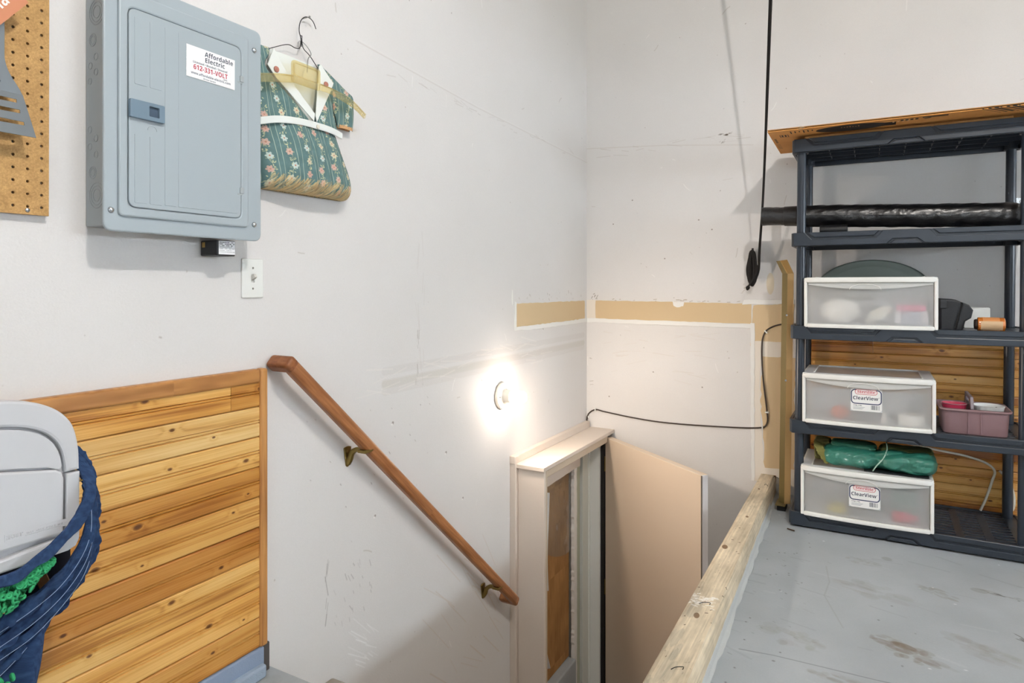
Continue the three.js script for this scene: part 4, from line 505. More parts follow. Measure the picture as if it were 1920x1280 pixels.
// ------------------------------------------------------------------ timber curb along the stairwell
{
  const tex = canvasTex(512, 2048, (g, w, h) => {                 // u across 0..0.25 m, v along 0..2.6 m
    const im = g.createImageData(w, h), d = im.data;
    for (let y = 0; y < h; y++) for (let x = 0; x < w; x++) { const s = fbm(x / 9, y / 160, 3, 4) - 0.5, b = fbm(x / 80, y / 120, 7, 4) - 0.5, q = fbm(x / 30, y / 26, 12, 3) - 0.5, n = s * 46 + b * 52 + q * 26, i = (y * w + x) * 4; d[i] = 203 + n; d[i + 1] = 188 + n * 0.97; d[i + 2] = 162 + n * 0.9; d[i + 3] = 255; }
    g.putImageData(im, 0, 0); const r = rng(5), X = (x) => x / 0.25 * w, Y = (z) => z / 2.6 * h;
    for (const [x, z, s] of [[1.075, 0.3, 8], [1.07, 1.15, 16], [1.09, 0.75, 9], [1.1, 1.75, 13], [1.08, 2.2, 14]]) { g.fillStyle = 'rgba(96,66,40,0.7)'; g.beginPath(); g.ellipse(X(x - 1), Y(z), s * 1.5, s, 0.3, 0, 7); g.fill(); }
    for (let i = 0; i < 26; i++) { g.strokeStyle = 'rgba(70,52,38,0.7)'; g.lineWidth = 1.5 + r() * 3; const x = X(0.04 + r() * 0.12), y = r() * h; g.beginPath(); g.moveTo(x, y); g.lineTo(x + (r() - 0.5) * 40, y + (r() - 0.3) * 20); g.stroke(); }
    for (let i = 0; i < 90; i++) { const z = 1.6 + r() * 0.09, x = 1.03 + r() * 0.1; g.strokeStyle = 'rgba(245,243,238,0.75)'; g.lineWidth = 2 + r() * 4; g.beginPath(); g.moveTo(X(x - 1), Y(z)); g.lineTo(X(x - 1) + 14 + r() * 22, Y(z) - 8 + r() * 14); g.stroke(); }
    dirt(g, w, h, 120, 3, 'rgba(90,80,70,0.5)', 1, 4, 2); for (let i = 0; i < 14; i++) { g.fillStyle = 'rgba(110,106,104,0.16)'; g.beginPath(); g.ellipse(X(0.05 + r() * 0.06), Y(1.3 + r() * 1.2), 18 + r() * 20, 40 + r() * 50, 0.2, 0, 7); g.fill(); }
  });
  const t = thing('timber_curb', 'weathered wooden timber curb along the open stairwell edge', 'timber', [1.1, 0, 1.24]);
  const g = grid(28, 130, (u, v) => {                              // section wraps round, length runs along z
    const z = lerp(0.004, 2.5, v), xl = lerp(1.042, 1.06, v), xr = lerp(1.119, 1.182, v), y0 = 0.0, y1 = 0.098; const per = [[xl, y0], [xl, y1 - 0.004], [xl + 0.005, y1], [xr - 0.012, y1 - 0.001], [xr - 0.002, y1 - 0.012 - 0.012 * fbm(z * 7, 1, 4)], [xr + 0.001, y0], [xl, y0]];
    const f = u * 6, i = Math.min(5, Math.floor(f)), k = f - i; const n = (fbm(z * 14, u * 20, 8, 3) - 0.5) * 0.004; return [lerp(per[i][0], per[i + 1][0], k) + (i >= 3 ? n : n * 0.4), Math.max(y0, lerp(per[i][1], per[i + 1][1], k) + (k > 0.01 ? n * 0.5 : 0)), z];
  }, (u, v) => [0, 0]);
  const q = toCreasedNormals(g, 0.7), p = q.attributes.position, uv = q.attributes.uv; for (let i = 0; i < p.count; i++) uv.setXY(i, (p.getX(i) - 1 + (0.098 - p.getY(i)) * 0.5) / 0.25, 1 - p.getZ(i) / 2.6);
  part('beam', q, std(0xffffff, 0.78, { map: tex, side: THREE.DoubleSide }), t);
  part('end_grain', box(1.043, 1.12, 0.002, 0.096, 0.0005, 0.004, 0), std(0x8a6a44, 0.9), t); part('end_grain', box(1.061, 1.18, 0.002, 0.094, 2.498, 2.502, 0), std(0x8a6a44, 0.9), t);
  part('painted_foot', boxUV(grid(6, 110, (u, v) => { const z = lerp(0.3, 2.5, v), xr = lerp(1.119, 1.182, (z - 0.004) / 2.496), n = fbm(z * 11, u * 2, 3, 3) - 0.5; const P = [[xr - 0.002, 0.03 + n * 0.016], [xr + 0.003, 0.028 + n * 0.016], [xr + 0.004 + n * 0.002, 0.012], [xr + 0.006 + n * 0.008, 0.004], [xr + 0.013 + n * 0.02, 0.0016], [xr + 0.015 + n * 0.02, 0], [xr + 0.015, 0]]; const f = u * 6, i = Math.min(5, Math.floor(f)), k = f - i; return [lerp(P[i][0], P[i + 1][0], k), lerp(P[i][1], P[i + 1][1], k), z]; })), std(0xbdc0bf, 0.7, { bumpMap: sized(mottle, 0.1), bumpScale: 0.002, side: THREE.DoubleSide }), t, 'pale grey paint and caulk at the foot');
  for (const [x, z, a] of [[1.112, 0.06, 0.4], [1.09, 0.22, 0.9], [1.12, 1.66, 2.6], [1.135, 2.06, 2.4]]) { const n = tube([[x, 0.097, z], [x + 0.004, 0.104, z], [x + Math.cos(a) * 0.02, 0.106, z + Math.sin(a) * 0.02], [x + Math.cos(a) * 0.034, 0.102, z + Math.sin(a) * 0.034]], 0.0012, 10, 6); part('bent_nail', n, M.wire, t); }
}
{ // folded olive steel channel standing at the wall
  const t = thing('steel_channel', 'olive-tan bent steel angle standing between the stair curb and shelf', 'steel post', [1.19, 0, 0.27]);
  const pt = std(0x75653c, 0.42, { metalness: 0.3 }), lean = (g) => g.translate(-1.212, -1.2, 0).rotateZ(-0.014).translate(1.212, 1.2, 0);
  const bent = (a, b) => lean(flat(poly(xz([a, b, [b[0], b[1] - 0.003], [a[0], a[1] - 0.003]])), 0.034, 1.2)); part('front_flange', bent([1.181, 0.262], [1.2085, 0.281]), pt, t); part('side_flange', bent([1.2085, 0.281], [1.236, 0.268]), std(0xcda66c, 0.45), t);
  const ear = (a, b) => { const g = grid(1, 1, (u, v) => { const P = v < 0.5 ? a : b; return lerpP(P[0], P[1], u); }); return g; }; const lerpP = (p, q, k) => [0, 1, 2].map((i) => lerp(p[i], q[i], k));
  const E = (pts, n) => { const g = new THREE.BufferGeometry(), f = pts.concat(pts.map((p) => p.map((c, i) => c + n[i]))); g.setAttribute('position', new THREE.Float32BufferAttribute(f.flat(), 3)); g.setIndex([0, 1, 2, 0, 2, 3, 4, 6, 5, 4, 7, 6, 0, 4, 5, 0, 5, 1, 1, 5, 6, 1, 6, 2, 2, 6, 7, 2, 7, 3, 3, 7, 4, 3, 4, 0]); const q = g.toNonIndexed(); q.computeVertexNormals(); return q; };
  part('bent_tab', E([[1.181, 1.2, 0.262], [1.2085, 1.2, 0.281], [1.176, 1.266, 0.281], [1.152, 1.265, 0.262]], [0, 0, -0.003]), pt, t); part('bent_tab', E([[1.2085, 1.2, 0.281], [1.236, 1.2, 0.268], [1.205, 1.271, 0.268], [1.176, 1.266, 0.281]], [-0.003, 0, -0.002]), std(0xb58a4a, 0.45), t);
  part('foot_plate', box(1.152, 1.2, 0.028, 0.033, 0.20, 0.31, 0.001), pt, t); part('foot_block', box(1.16, 1.2, 0, 0.028, 0.21, 0.295, 0.002), M.black, t);
  for (const y of [0.66, 0.99]) part('bolt', cyl(0.005, 0.004, [1.208 - 0.014 * (1.2 - y), y, 0.284], 'z', 10), M.screw, t);
}

// ------------------------------------------------------------------ five-tier plastic shelf
const X0 = 1.24, X1 = 2.18, ZB = 0.035, ZF = 0.492, TIERS = [0.071, 0.505, 0.95, 1.388, 1.83], lean = (y) => 0.016 * (y / 1.83 - 0.5);
{
  const t = thing('storage_shelf', 'dark blue-grey five-tier plastic shelving unit against the back wall', 'shelf unit', [1.71, 0, 0.26]);
  const W = X1 - X0, fx = (u) => X0 + u * W, Hh = 0.062;
  const ringS = (() => { const s = rrect(X0, X1, -ZF + 0.009, -ZB, 0.03); s.holes.push(rpath(X0 + 0.012, X1 - 0.012, -ZF + 0.02, -ZB - 0.012, 0.022)); return s; })();
  const rim = flat(ringS, -Hh, 0, 0.002, 6);
  // face plate with two trapezoid recesses above and one raised trapezoid below
  const y0 = -Hh, h = Hh, q = (u, v) => [fx(u), y0 + v * h];
  const faceS = poly([q(0.012, 0), q(0.42, 0), q(0.445, 0.36), q(0.545, 0.36), q(0.572, 0), q(0.988, 0), q(0.988, 1), q(0.968, 1), q(0.945, 0.46), q(0.622, 0.46), q(0.592, 1), q(0.405, 1), q(0.376, 0.46), q(0.098, 0.46), q(0.066, 1), q(0.012, 1)]);
  const inL = poly([q(0.078, 1), q(0.106, 0.62), q(0.368, 0.62), q(0.391, 1)]), inR = poly([q(0.604, 1), q(0.630, 0.62), q(0.937, 0.62), q(0.955, 1)]), inC = poly([q(0.431, 0), q(0.452, 0.27), q(0.538, 0.27), q(0.562, 0)]);
  const face = merge([rim, onBack(faceS, ZF - 0.01, 0.01, 0.003, 2), onBack(inL, ZF - 0.01, 0.0105, 0.0038, 2), onBack(inR, ZF - 0.01, 0.0105, 0.0038, 2), onBack(inC, ZF - 0.01, 0.012, 0.0038, 2)]);
  const deckS = rrect(X0 + 0.008, X1 - 0.008, -ZF + 0.014, -ZB - 0.008, 0.02);
  for (let i = 0; i < 8; i++) for (let j = 0; j < 11; j++) { const cx = X0 + 0.1 + i * 0.106, cz = -(ZB + 0.05 + j * 0.036); deckS.holes.push(rpath(cx - 0.038, cx + 0.038, cz - 0.0085, cz + 0.0085, 0.003)); }
  const deck = flat(deckS, -0.016, -0.006, 0.0015, 2);
  const ribs = []; for (let j = 0; j < 4; j++) { const z = ZB + 0.068 + j * 0.108; ribs.push(box(X0 + 0.012, X1 - 0.012, -0.045, -0.015, z - 0.002, z + 0.002, 0)); } for (let i = 0; i < 7; i++) { const x = X0 + 0.153 + i * 0.106; ribs.push(box(x - 0.002, x + 0.002, -0.04, -0.015, ZB + 0.01, ZF - 0.016, 0)); } const ribG = merge(ribs);
  const corners = [[1.283, 0.449], [2.137, 0.449], [1.283, 0.082], [2.137, 0.082]], colG = merge(corners.map(([x, z]) => merge([cyl(0.026, 0.034, [x, -0.045, z], 'y', 24), torus(0.0262, 0.003, [x, -0.062, z], 'y', Math.PI * 2, 24)])));
  for (const y of TIERS) {
    const m = part('tier', face, M.shelfPlastic, t); m.position.set(lean(y), y, 0); const d = part('deck', deck, M.shelfPlastic, m); part('rib', ribG, M.shelfPlastic, m); if (y > 0.1) part('collar', colG, M.shelfPlastic, m);
  }
  for (let k = 0; k < 4; k++) for (const [x, z] of corners) { const a = TIERS[k] - 0.006, b = TIERS[k + 1] - 0.06, g = cyl(0.0205, b - a, [0, 0, 0], 'y', 28); g.rotateZ(-0.00874); g.translate(x + lean((a + b) / 2), (a + b) / 2, z); part('post', g, M.postPlastic, t); }
}
{ // flattened cardboard on the top tier
  const print = canvasTex(1536, 768, (g, w, h) => {
    noisyBase(g, w, h, [206, 143, 74], 18, 13, 20); const X = (m) => (m - 1.14) / 1.16 * w, Z = (m) => (m - 0.05) / 0.58 * h; const k = '#2a221c'; g.fillStyle = k;
    g.beginPath(); g.ellipse(X(1.50), Z(0.535), 190, 84, 0, 0, 7); g.fill(); g.fillRect(X(1.5), Z(0.5), 230, 80); g.fillStyle = '#c08a50'; const r = rng(12); for (let i = 0; i < 7; i++) g.fillRect(X(1.46) + i * 15, Z(0.545), 7, 12 + r() * 16); g.fillStyle = '#e0b585'; for (let i = 0; i < 4; i++) g.fillRect(X(1.66) + i * 24, Z(0.55) - 6, 10, 26);
    g.fillStyle = k; for (let i = 0; i < 4; i++) g.fillRect(X(1.69) + i * 24, Z(0.56), 14, 34); g.fillRect(X(1.77), Z(0.575), 120, 26); g.save(); g.translate(X(1.78), Z(0.55)); g.rotate(0.7); g.fillRect(0, 0, 40, 12); g.restore();
    for (let i = 0; i < 9; i++) { g.save(); g.translate(X(2.0) + i * 26, Z(0.58)); g.rotate(-0.9); g.fillRect(-90, 0, 180, 5 + (i % 3) * 5); g.restore(); }
    g.strokeStyle = k; g.lineWidth = 4; g.strokeRect(X(1.2), Z(0.47), 46, 70); g.fillRect(X(1.2) + 8, Z(0.48), 10, 50); g.fillRect(X(1.2) + 26, Z(0.48), 10, 50); for (let i = 0; i < 10; i++) g.fillRect(X(1.165) + (i % 2) * 3, Z(0.35) + i * 14, 12, 9); for (let i = 0; i < 6; i++) g.fillRect(X(1.25) + i * 24, Z(0.53) + (i % 3) * 14, 7, 70 - (i % 3) * 20); for (let i = 0; i < 8; i++) g.fillRect(X(1.16), Z(0.2) + i * 22, 24, 4);
  });
  const t = thing('cardboard_sheet', 'flattened brown cardboard box with black print lying on the top shelf', 'cardboard', [1.72, 1.83, 0.34]); const S = poly(xz([[1.15, 0.06], [2.28, 0.06], [2.28, 0.615], [1.158, 0.615]]));
  const mk = (y0, y1) => { const g = flat(S, y0, y1), p = g.attributes.position, uv = g.attributes.uv; for (let i = 0; i < p.count; i++) uv.setXY(i, (p.getX(i) - 1.14) / 1.16, 1 - (p.getZ(i) - 0.05) / 0.58); return g; };
  const pm = std(0xffffff, 0.8, { map: print }), plain = std(0xb98750, 0.85);
  part('bottom_panel', mk(1.8495, 1.853), pm, t); part('top_panel', mk(1.857, 1.8605), plain, t);
  part('flute', grid(220, 1, (u, v) => [lerp(1.16, 2.27, u), 1.855 + 0.002 * Math.sin(u * 700), lerp(0.07, 0.613, v)]), std(0xa87a48, 0.9, { side: THREE.DoubleSide }), t);
  part('spacer', box(1.3, 2.1, 1.83, 1.8495, 0.1, 0.44, 0.002), plain, t);
  part('tape_tag', lump([1.3, 1.853, 0.616], [0.011, 0.008, 0.004], 3, 0.3, 3, false), M.clear, t);
}
{ // black plastic wrap roll
  const A = V(1.088, 1.494, 0.29), B = V(2.15, 1.449, 0.26), ax = B.clone().sub(A), L = ax.length();
  const t = thing('plastic_sheet_roll', 'long shiny black plastic sheeting roll lying across the second shelf from top', 'roll', [1.62, 1.39, 0.27]);
  const roll = (f0, f1, r0, seed, amp) => { const g = grid(56, 130, (u, v) => { const a = u * Math.PI * 2, f = lerp(f0, f1, v), c = A.clone().addScaledVector(ax, f); const n = 1 + amp * (fbm(Math.cos(a) * 2 + f * 26, Math.sin(a) * 2 + 5, seed, 3) - 0.5) + amp * 0.6 * (fbm(f * 70 + Math.cos(a) * 4, Math.sin(a) * 6, seed + 2, 2) - 0.5); const e = v < 0.012 || v > 0.988 ? 0.94 : 1; return [c.x, c.y + Math.sin(a) * r0 * n * e, c.z + Math.cos(a) * r0 * n * e]; }); return g; };
  const black = phys(0x0c0d10, 0.3, { clearcoat: 0.5, clearcoatRoughness: 0.25, bumpMap: sized(mottle, 0.25, 0.12), bumpScale: 0.002, side: THREE.DoubleSide });
  part('sheet', roll(0.16, 1.0, 0.054, 3, 0.1), black, t); part('sheet_layer', roll(0.1, 0.165, 0.05, 5, 0.07), black, t); part('sheet_end', roll(0.0, 0.102, 0.046, 7, 0.09), black, t);
  for (const f of [0.003, 0.997]) { const c = A.clone().addScaledVector(ax, f), g = new THREE.RingGeometry(0.02, f < 0.5 ? 0.044 : 0.052, 28, 3); g.rotateY(f < 0.5 ? -Math.PI / 2 : Math.PI / 2); part('end_winding', g.translate(c.x, c.y, c.z), std(0x131316, 0.6, { side: THREE.DoubleSide }), t); }
  part('core', (() => { const g = cyl(0.021, L * 0.99, [0, 0, 0], 'x', 20); g.rotateZ(Math.atan2(ax.y, ax.x)); g.rotateY(-Math.atan2(ax.z, ax.x)); return g.translate((A.x + B.x) / 2, (A.y + B.y) / 2, (A.z + B.z) / 2); })(), std(0x5a452e, 0.9), t);
  const s = thing('small_black_roll', 'small black roll propping the plastic sheeting on the shelf', 'roll', [1.42, 1.383, 0.27]); part('roll', lathe([[0.006, -0.06], [0.022, -0.06], [0.024, -0.055], [0.024, 0.055], [0.022, 0.06], [0.006, 0.06]], [1.42, 1.4075, 0.34], 24, 'x'), M.blackPlastic, s); part('core', lathe([[0.006, -0.058], [0.008, -0.058], [0.008, 0.058], [0.006, 0.058]], [1.42, 1.4075, 0.34], 16, 'x'), M.ivory, s);
}
{ // oval tub lid behind the upper drawer
  const t = thing('oval_lid', 'dark green-grey oval tub lid standing behind the top drawer unit', 'lid', [1.585, 0.945, 0.09]); const cx = 1.58, cy = 1.106, rx = 0.258, ry = 0.16;
  const prof = [[0, 0.03], [0.35, 0.028], [0.6, 0.02], [0.62, 0.024], [0.8, 0.018], [0.82, 0.022], [0.93, 0.014], [0.97, 0.02], [1.0, 0.016], [1.0, 0.0], [0.95, 0.0], [0, 0.002]];
  const g = lathe(prof, [0, 0, 0], 64, 'z'); g.scale(rx, ry, 1); g.translate(cx, cy, 0.075); g.computeVertexNormals(); part('shell', g, std(0x74807a, 0.36, { side: THREE.DoubleSide }), t);
  const rm = torus(1, 0.02, [0, 0, 0], 'z', Math.PI * 2, 64); rm.scale(rx, ry, 0.35); rm.translate(cx, cy, 0.088); part('rim', rm, std(0x58635e, 0.36), t);
}

// ------------------------------------------------------------------ frosted drawer units, two with their brand label
{
  const bar = (x0, x1, yc, zc, h, d, bow, n = 30) => grid(16, n, (u, v) => { const a = u * Math.PI * 2, ca = Math.cos(a), sa = Math.sin(a), x = lerp(x0, x1, v), k = 2 * v - 1, e = 0.35, en = v === 0 || v === 1 ? 0.0 : 1; const z = zc + bow * (1 - k * k); return [x, yc - Math.sign(sa) * Math.pow(Math.abs(sa), e) * h / 2 * en, z + Math.sign(ca) * Math.pow(Math.abs(ca), e) * d / 2 * en]; });
  const HW = 0.264, FH = 0.232, D = 0.355, bow = 0.016;                // local: x -HW..HW, y 0..FH, z -D..0 (front)
  const make = (name, label, withLabel, base) => {
    const t = thing(name, label, 'drawer unit', base); bases.set(t, [0, 0, 0]);        // parts in local metres
    const W = M.whitePlastic;
    part('frame', merge([bar(-HW - 0.002, HW + 0.002, FH - 0.011, -0.006, 0.024, 0.028, bow), bar(-HW, HW, 0.009, -0.008, 0.018, 0.022, bow * 0.9), box(-HW, -HW + 0.014, 0.003, FH - 0.01, -0.03, 0.003, 0.004, 2), box(HW - 0.014, HW, 0.003, FH - 0.01, -0.03, 0.003, 0.004, 2), box(-HW, -HW + 0.012, FH - 0.016, FH - 0.001, -D, -0.01, 0.003), box(HW - 0.012, HW, FH - 0.016, FH - 0.001, -D, -0.01, 0.003), box(-HW, -HW + 0.012, 0, 0.014, -D, -0.01, 0.003), box(HW - 0.012, HW, 0, 0.014, -D, -0.01, 0.003), box(-HW, HW, FH - 0.016, FH - 0.001, -D, -D + 0.012, 0.003), box(-HW, HW, 0, 0.014, -D, -D + 0.012, 0.003), box(-HW, -HW + 0.012, 0, FH, -D, -D + 0.012, 0.003), box(HW - 0.012, HW, 0, FH, -D, -D + 0.012, 0.003)]), W, t);
    const topS = rrect(-HW + 0.008, HW - 0.008, 0.012, D - 0.006, 0.01); topS.holes.push(rpath(-HW + 0.05, HW - 0.05, 0.03, D - 0.03, 0.008)); part('top_border', flat(topS, FH - 0.004, FH + 0.001, 0.0012), std(0xdcdde0, 0.4), t);
    part('top_bead', merge([box(-HW + 0.047, HW - 0.047, FH, FH + 0.004, -D + 0.026, -D + 0.032, 0.0015), box(-HW + 0.045, -HW + 0.051, FH, FH + 0.004, -D + 0.03, -0.03, 0.0015), box(HW - 0.051, HW - 0.045, FH, FH + 0.004, -D + 0.03, -0.03, 0.0015)]), W, t);
    part('top_panel', box(-HW + 0.05, HW - 0.05, FH - 0.006, FH - 0.003, -D + 0.03, -0.028, 0), M.frosted, t);
    for (const s of [-1, 1]) part('side_panel', box(s < 0 ? -HW + 0.003 : HW - 0.006, s < 0 ? -HW + 0.006 : HW - 0.003, 0.014, FH - 0.014, -D + 0.01, -0.028, 0), M.frosted, t);
    part('back_panel', box(-HW + 0.012, HW - 0.012, 0.014, FH - 0.014, -D + 0.003, -D + 0.006, 0), M.frosted, t);
    const dr = part('drawer_front', (() => { const g = new THREE.BoxGeometry(2 * HW - 0.034, FH - 0.042, 0.003, 40, 1, 1).translate(0, FH / 2 - 0.002, 0), p = g.attributes.position; for (let i = 0; i < p.count; i++) { const k = p.getX(i) / HW; p.setZ(i, p.getZ(i) - 0.008 + bow * (1 - k * k)); } g.computeVertexNormals(); return g; })(), M.frosted, t);
    const zf = (x) => -0.0055 + bow * (1 - (x / HW) ** 2), sag = (k) => 0.007 + 0.021 * (1 - k * k);
    part('handle_lip', grid(40, 6, (u, v) => { const k = 2 * u - 1, x = k * (HW - 0.018), yt = FH - 0.025, y = yt - sag(k) * v; return [x, y, zf(x) + 0.001 + 0.012 * Math.sin(v * Math.PI * 0.5) * (0.25 + 0.75 * (1 - k * k))]; }), phys(0xdcdedc, 0.55, { transmission: 0.3, thickness: 0, side: THREE.DoubleSide }), dr);
    part('thumb_arc', tube(Array.from({ length: 13 }, (_, i) => { const a = Math.PI * i / 12, x = -0.012 + Math.cos(a) * 0.062; return [x, FH - 0.054 + Math.sin(a) * 0.024, zf(x) + 0.0135]; }), 0.0012, 30, 5), W, dr);
    part('tray', merge([box(-HW + 0.018, HW - 0.018, 0.017, 0.020, -D + 0.02, -0.012, 0), box(-HW + 0.018, HW - 0.018, 0.017, 0.12, -D + 0.018, -D + 0.021, 0)]), std(0xc9cdd2, 0.6), t);
    if (withLabel) part('label', plate(0.125, 0.1, 0.0006, [0.0, 0.1255, zf(0) + 0.0012], 'back'), std(0xffffff, 0.45, { map: label1 }), dr, 'white brand label with red and navy lettering');
    return t;
  };
  const label1 = canvasTex(750, 600, (g, w, h) => {
    g.fillStyle = '#c6cace'; g.fillRect(0, 0, w, h); const rr = (x, y, ww, hh, r) => { g.beginPath(); g.roundRect(x, y, ww, hh, r); };
    g.fillStyle = '#f4f4f2'; rr(4, 4, w - 8, h - 8, 80); g.fill(); g.lineWidth = 26; g.strokeStyle = '#27365c'; rr(22, 24, w - 44, 372, 90); g.stroke();
    g.fillStyle = '#f8ecec'; g.strokeStyle = '#c24a55'; g.lineWidth = 12; rr(112, 14, 520, 132, 66); g.fill(); g.stroke(); g.fillStyle = '#c03a48'; g.font = 'bold 104px serif'; g.textAlign = 'center'; g.fillText('Sterilite', w / 2, 112);
    g.fillStyle = '#222d45'; g.font = 'bold 128px sans-serif'; g.fillText('ClearView', w / 2 - 20, 290, 600); g.font = 'bold 34px sans-serif'; g.fillText('™', w - 72, 232);
    g.textAlign = 'left'; g.fillStyle = '#555b66'; g.font = 'bold 46px sans-serif'; g.fillText('17Qt./16L', 64, 462, 230); g.fillStyle = '#a9adb4'; for (let j = 0; j < 3; j++) g.fillRect(64, 488 + j * 26, 280 - j * 30, 10); const r = rng(2); g.fillStyle = '#5a5e66'; for (let x = 490; x < 680; x += 5 + r() * 8) g.fillRect(x, 424, 2 + r() * 5, 118);
  });
  const b = [[1.567 + lean(0.95), 0.9445, 0.499], [1.563 + lean(0.505), 0.4995, 0.499], [1.56 + lean(0.07), 0.0655, 0.499]];
  make('drawer_unit', 'frosted white drawer unit without a label, on the middle shelf', false, b[0]);
  const two = make('drawer_unit', 'frosted drawer unit with brand label beside the mauve caddy', true, b[1]);
  const three = two.clone(); three.name = numbered('drawer_unit'); three.position.set(...b[2]); three.userData = { ...two.userData, label: 'frosted drawer unit with brand label on the bottom shelf under green tarp' }; scene.add(three);
  for (const o of scene.children) if (o.userData.category === 'drawer unit') o.userData.group = 'frosted drawer units on the shelves';
  // contents seen through the frosted fronts
  const y1 = b[0][1] + 0.02, y2 = b[1][1] + 0.02, y3 = b[2][1] + 0.02;
  single('plastic_bag', lump([1.45, y1 + 0.055, 0.43], [0.082, 0.062, 0.05], 4, 0.16), std(0xf5f4ef, 0.6), 'crumpled white plastic bag in the middle shelf drawer', 'bag', [1.45, y1, 0.43]);
  single('cleaning_cloth', (() => { const g = lump([0, 0, 0], [0.062, 0.028, 0.03], 6, 0.24); g.rotateZ(0.6); return g.translate(1.61, y1 + 0.044, 0.42); })(), std(0xf1efe2, 0.8), 'bundled cream cloth in the middle shelf drawer beside a bag', 'cloth', [1.61, y1, 0.44]);
  const pk = thing('pink_lid_box', 'small container with pink lid inside the middle shelf drawer', 'container', [1.735, y1, 0.43]); part('body', box(1.69, 1.78, y1, y1 + 0.06, 0.37, 0.43, 0.006, 2), std(0xaab2c0, 0.5), pk); part('lid', box(1.677, 1.792, y1 + 0.06, y1 + 0.088, 0.36, 0.44, 0.008, 2), std(0xd64b74, 0.5), pk); for (const x of [1.684, 1.786]) part('clip', box(x - 0.012, x + 0.012, y1 + 0.005, y1 + 0.062, 0.38, 0.438, 0.004), std(0xe9e7ea, 0.5), pk);
  single('orange_tool', lump([1.45, y2 + 0.03, 0.43], [0.04, 0.032, 0.03], 9, 0.2), std(0xd0663c, 0.6), 'orange object blurred inside the labelled drawer above the tarp', 'tool', [1.45, y2, 0.43]);
  const tp = thing('masking_tape', 'white tape roll lying inside the labelled drawer above the tarp', 'tape roll', [1.735, y2, 0.43]); part('roll', lathe([[0.024, 0], [0.05, 0], [0.052, 0.004], [0.052, 0.042], [0.05, 0.046], [0.024, 0.046], [0.024, 0]], [1.735, y2, 0.43], 32), std(0xf3f1ea, 0.7), tp); part('core', lathe([[0.022, 0.001], [0.0238, 0.001], [0.0238, 0.045], [0.022, 0.045], [0.022, 0.001]], [1.735, y2, 0.43], 24), std(0xb79a70, 0.8), tp);
  single('caulk_tip', lathe([[0, 0], [0.016, 0], [0.014, 0.012], [0.005, 0.05], [0.003, 0.052], [0, 0.052]], [1.63, y2, 0.46], 18), std(0xeceae4, 0.5), 'small white nozzle inside the labelled drawer above the tarp', 'nozzle', [1.63, y2, 0.46]);
  single('yellow_cord', merge([torus(0.036, 0.008, [1.44, y3 + 0.014, 0.44], 'y'), torus(0.03, 0.008, [1.445, y3 + 0.028, 0.44], 'y')]), std(0xd9c95a, 0.7), 'coiled pale yellow cord inside the bottom drawer', 'cord', [1.44, y3, 0.44]);
  single('red_bottle', lathe([[0, -0.05], [0.018, -0.05], [0.022, -0.046], [0.022, 0.02], [0.012, 0.034], [0.011, 0.05], [0, 0.05]], [1.71, y3 + 0.023, 0.45], 22, 'x'), std(0xc9304a, 0.5), 'red bottle lying inside the bottom drawer', 'bottle', [1.71, y3, 0.45]);
  single('teal_box', box(1.66, 1.76, y3, y3 + 0.11, 0.3, 0.36, 0.005), std(0x6f9a94, 0.6), 'teal box standing at the back of the bottom drawer', 'box', [1.71, y3, 0.33]);
}

// ------------------------------------------------------------------ things on the middle shelf
{
  const y = 0.944, t = thing('tool_case', 'black textured plastic tool case standing on edge beside the drawer unit', 'case', [1.9, y, 0.33]);
  const mat = std(0x1b1e23, 0.5, { bumpMap: sized(mottle, 0.04), bumpScale: 0.0006 });
  const a = poly([[1.842, y], [1.842, 1.082], [1.9, 1.078], [1.92, 1.068], [1.893, y]]), b = poly([[1.924, 1.067], [1.947, 1.056], [1.962, 1.034], [1.955, 1.0], [1.934, 0.985], [1.923, y], [1.897, y]]);
  part('shell_half', onBack(a, 0.2, 0.235, 0.007), mat, t); part('shell_half', onBack(b, 0.2, 0.235, 0.007), mat, t);
  part('gasket', onBack(poly([[1.89, y + 0.006], [1.917, 1.06], [1.928, 1.056], [1.9, y + 0.006]]), 0.206, 0.222), M.black, t); part('latch', box(1.842, 1.866, 1.04, 1.078, 0.43, 0.44, 0.002), M.blackPlastic, t);
  const w = thing('white_box', 'small plain white box behind the black tool case', 'box', [2.0, y, 0.2]); part('carton', box(1.952, 2.05, y, 1.038, 0.16, 0.2, 0.003), M.white, w); part('flap', box(1.954, 2.048, 1.0385, 1.04, 0.162, 0.198, 0), M.white, w);
  const p = thing('tape_dispenser_roll', 'roll of orange-brown packing tape lying on the shelf edge', 'tape roll', [2.02, y, 0.44]);
  const amber = phys(0xc9752e, 0.22, { clearcoat: 0.6 }), c = [2.022, y + 0.0305, 0.44];
  part('tape', lathe([[0.016, -0.047], [0.028, -0.047], [0.03, -0.044], [0.03, 0.044], [0.028, 0.047], [0.016, 0.047]], c, 36, 'x'), amber, p); part('band', lathe([[0.0302, -0.03], [0.0308, -0.03], [0.0308, 0.028], [0.0302, 0.028]], c, 36, 'x'), std(0xd69055, 0.4), p, 'paler orange label band'); part('paper_flap', (() => { const g = new THREE.CylinderGeometry(0.0314, 0.0314, 0.075, 18, 1, true, -0.5, 1.3); g.rotateZ(-Math.PI / 2); return g.translate(...c); })(), std(0xc9a983, 0.6, { side: THREE.DoubleSide }), p);
  part('core', lathe([[0.012, -0.056], [0.016, -0.056], [0.016, 0.05], [0.012, 0.05]], c, 28, 'x'), std(0x4a2c18, 0.6), p); part('end_cap', lathe([[0, -0.058], [0.02, -0.058], [0.023, -0.05], [0.02, -0.047], [0, -0.047]], c, 28, 'x'), std(0x32241c, 0.5), p);
}
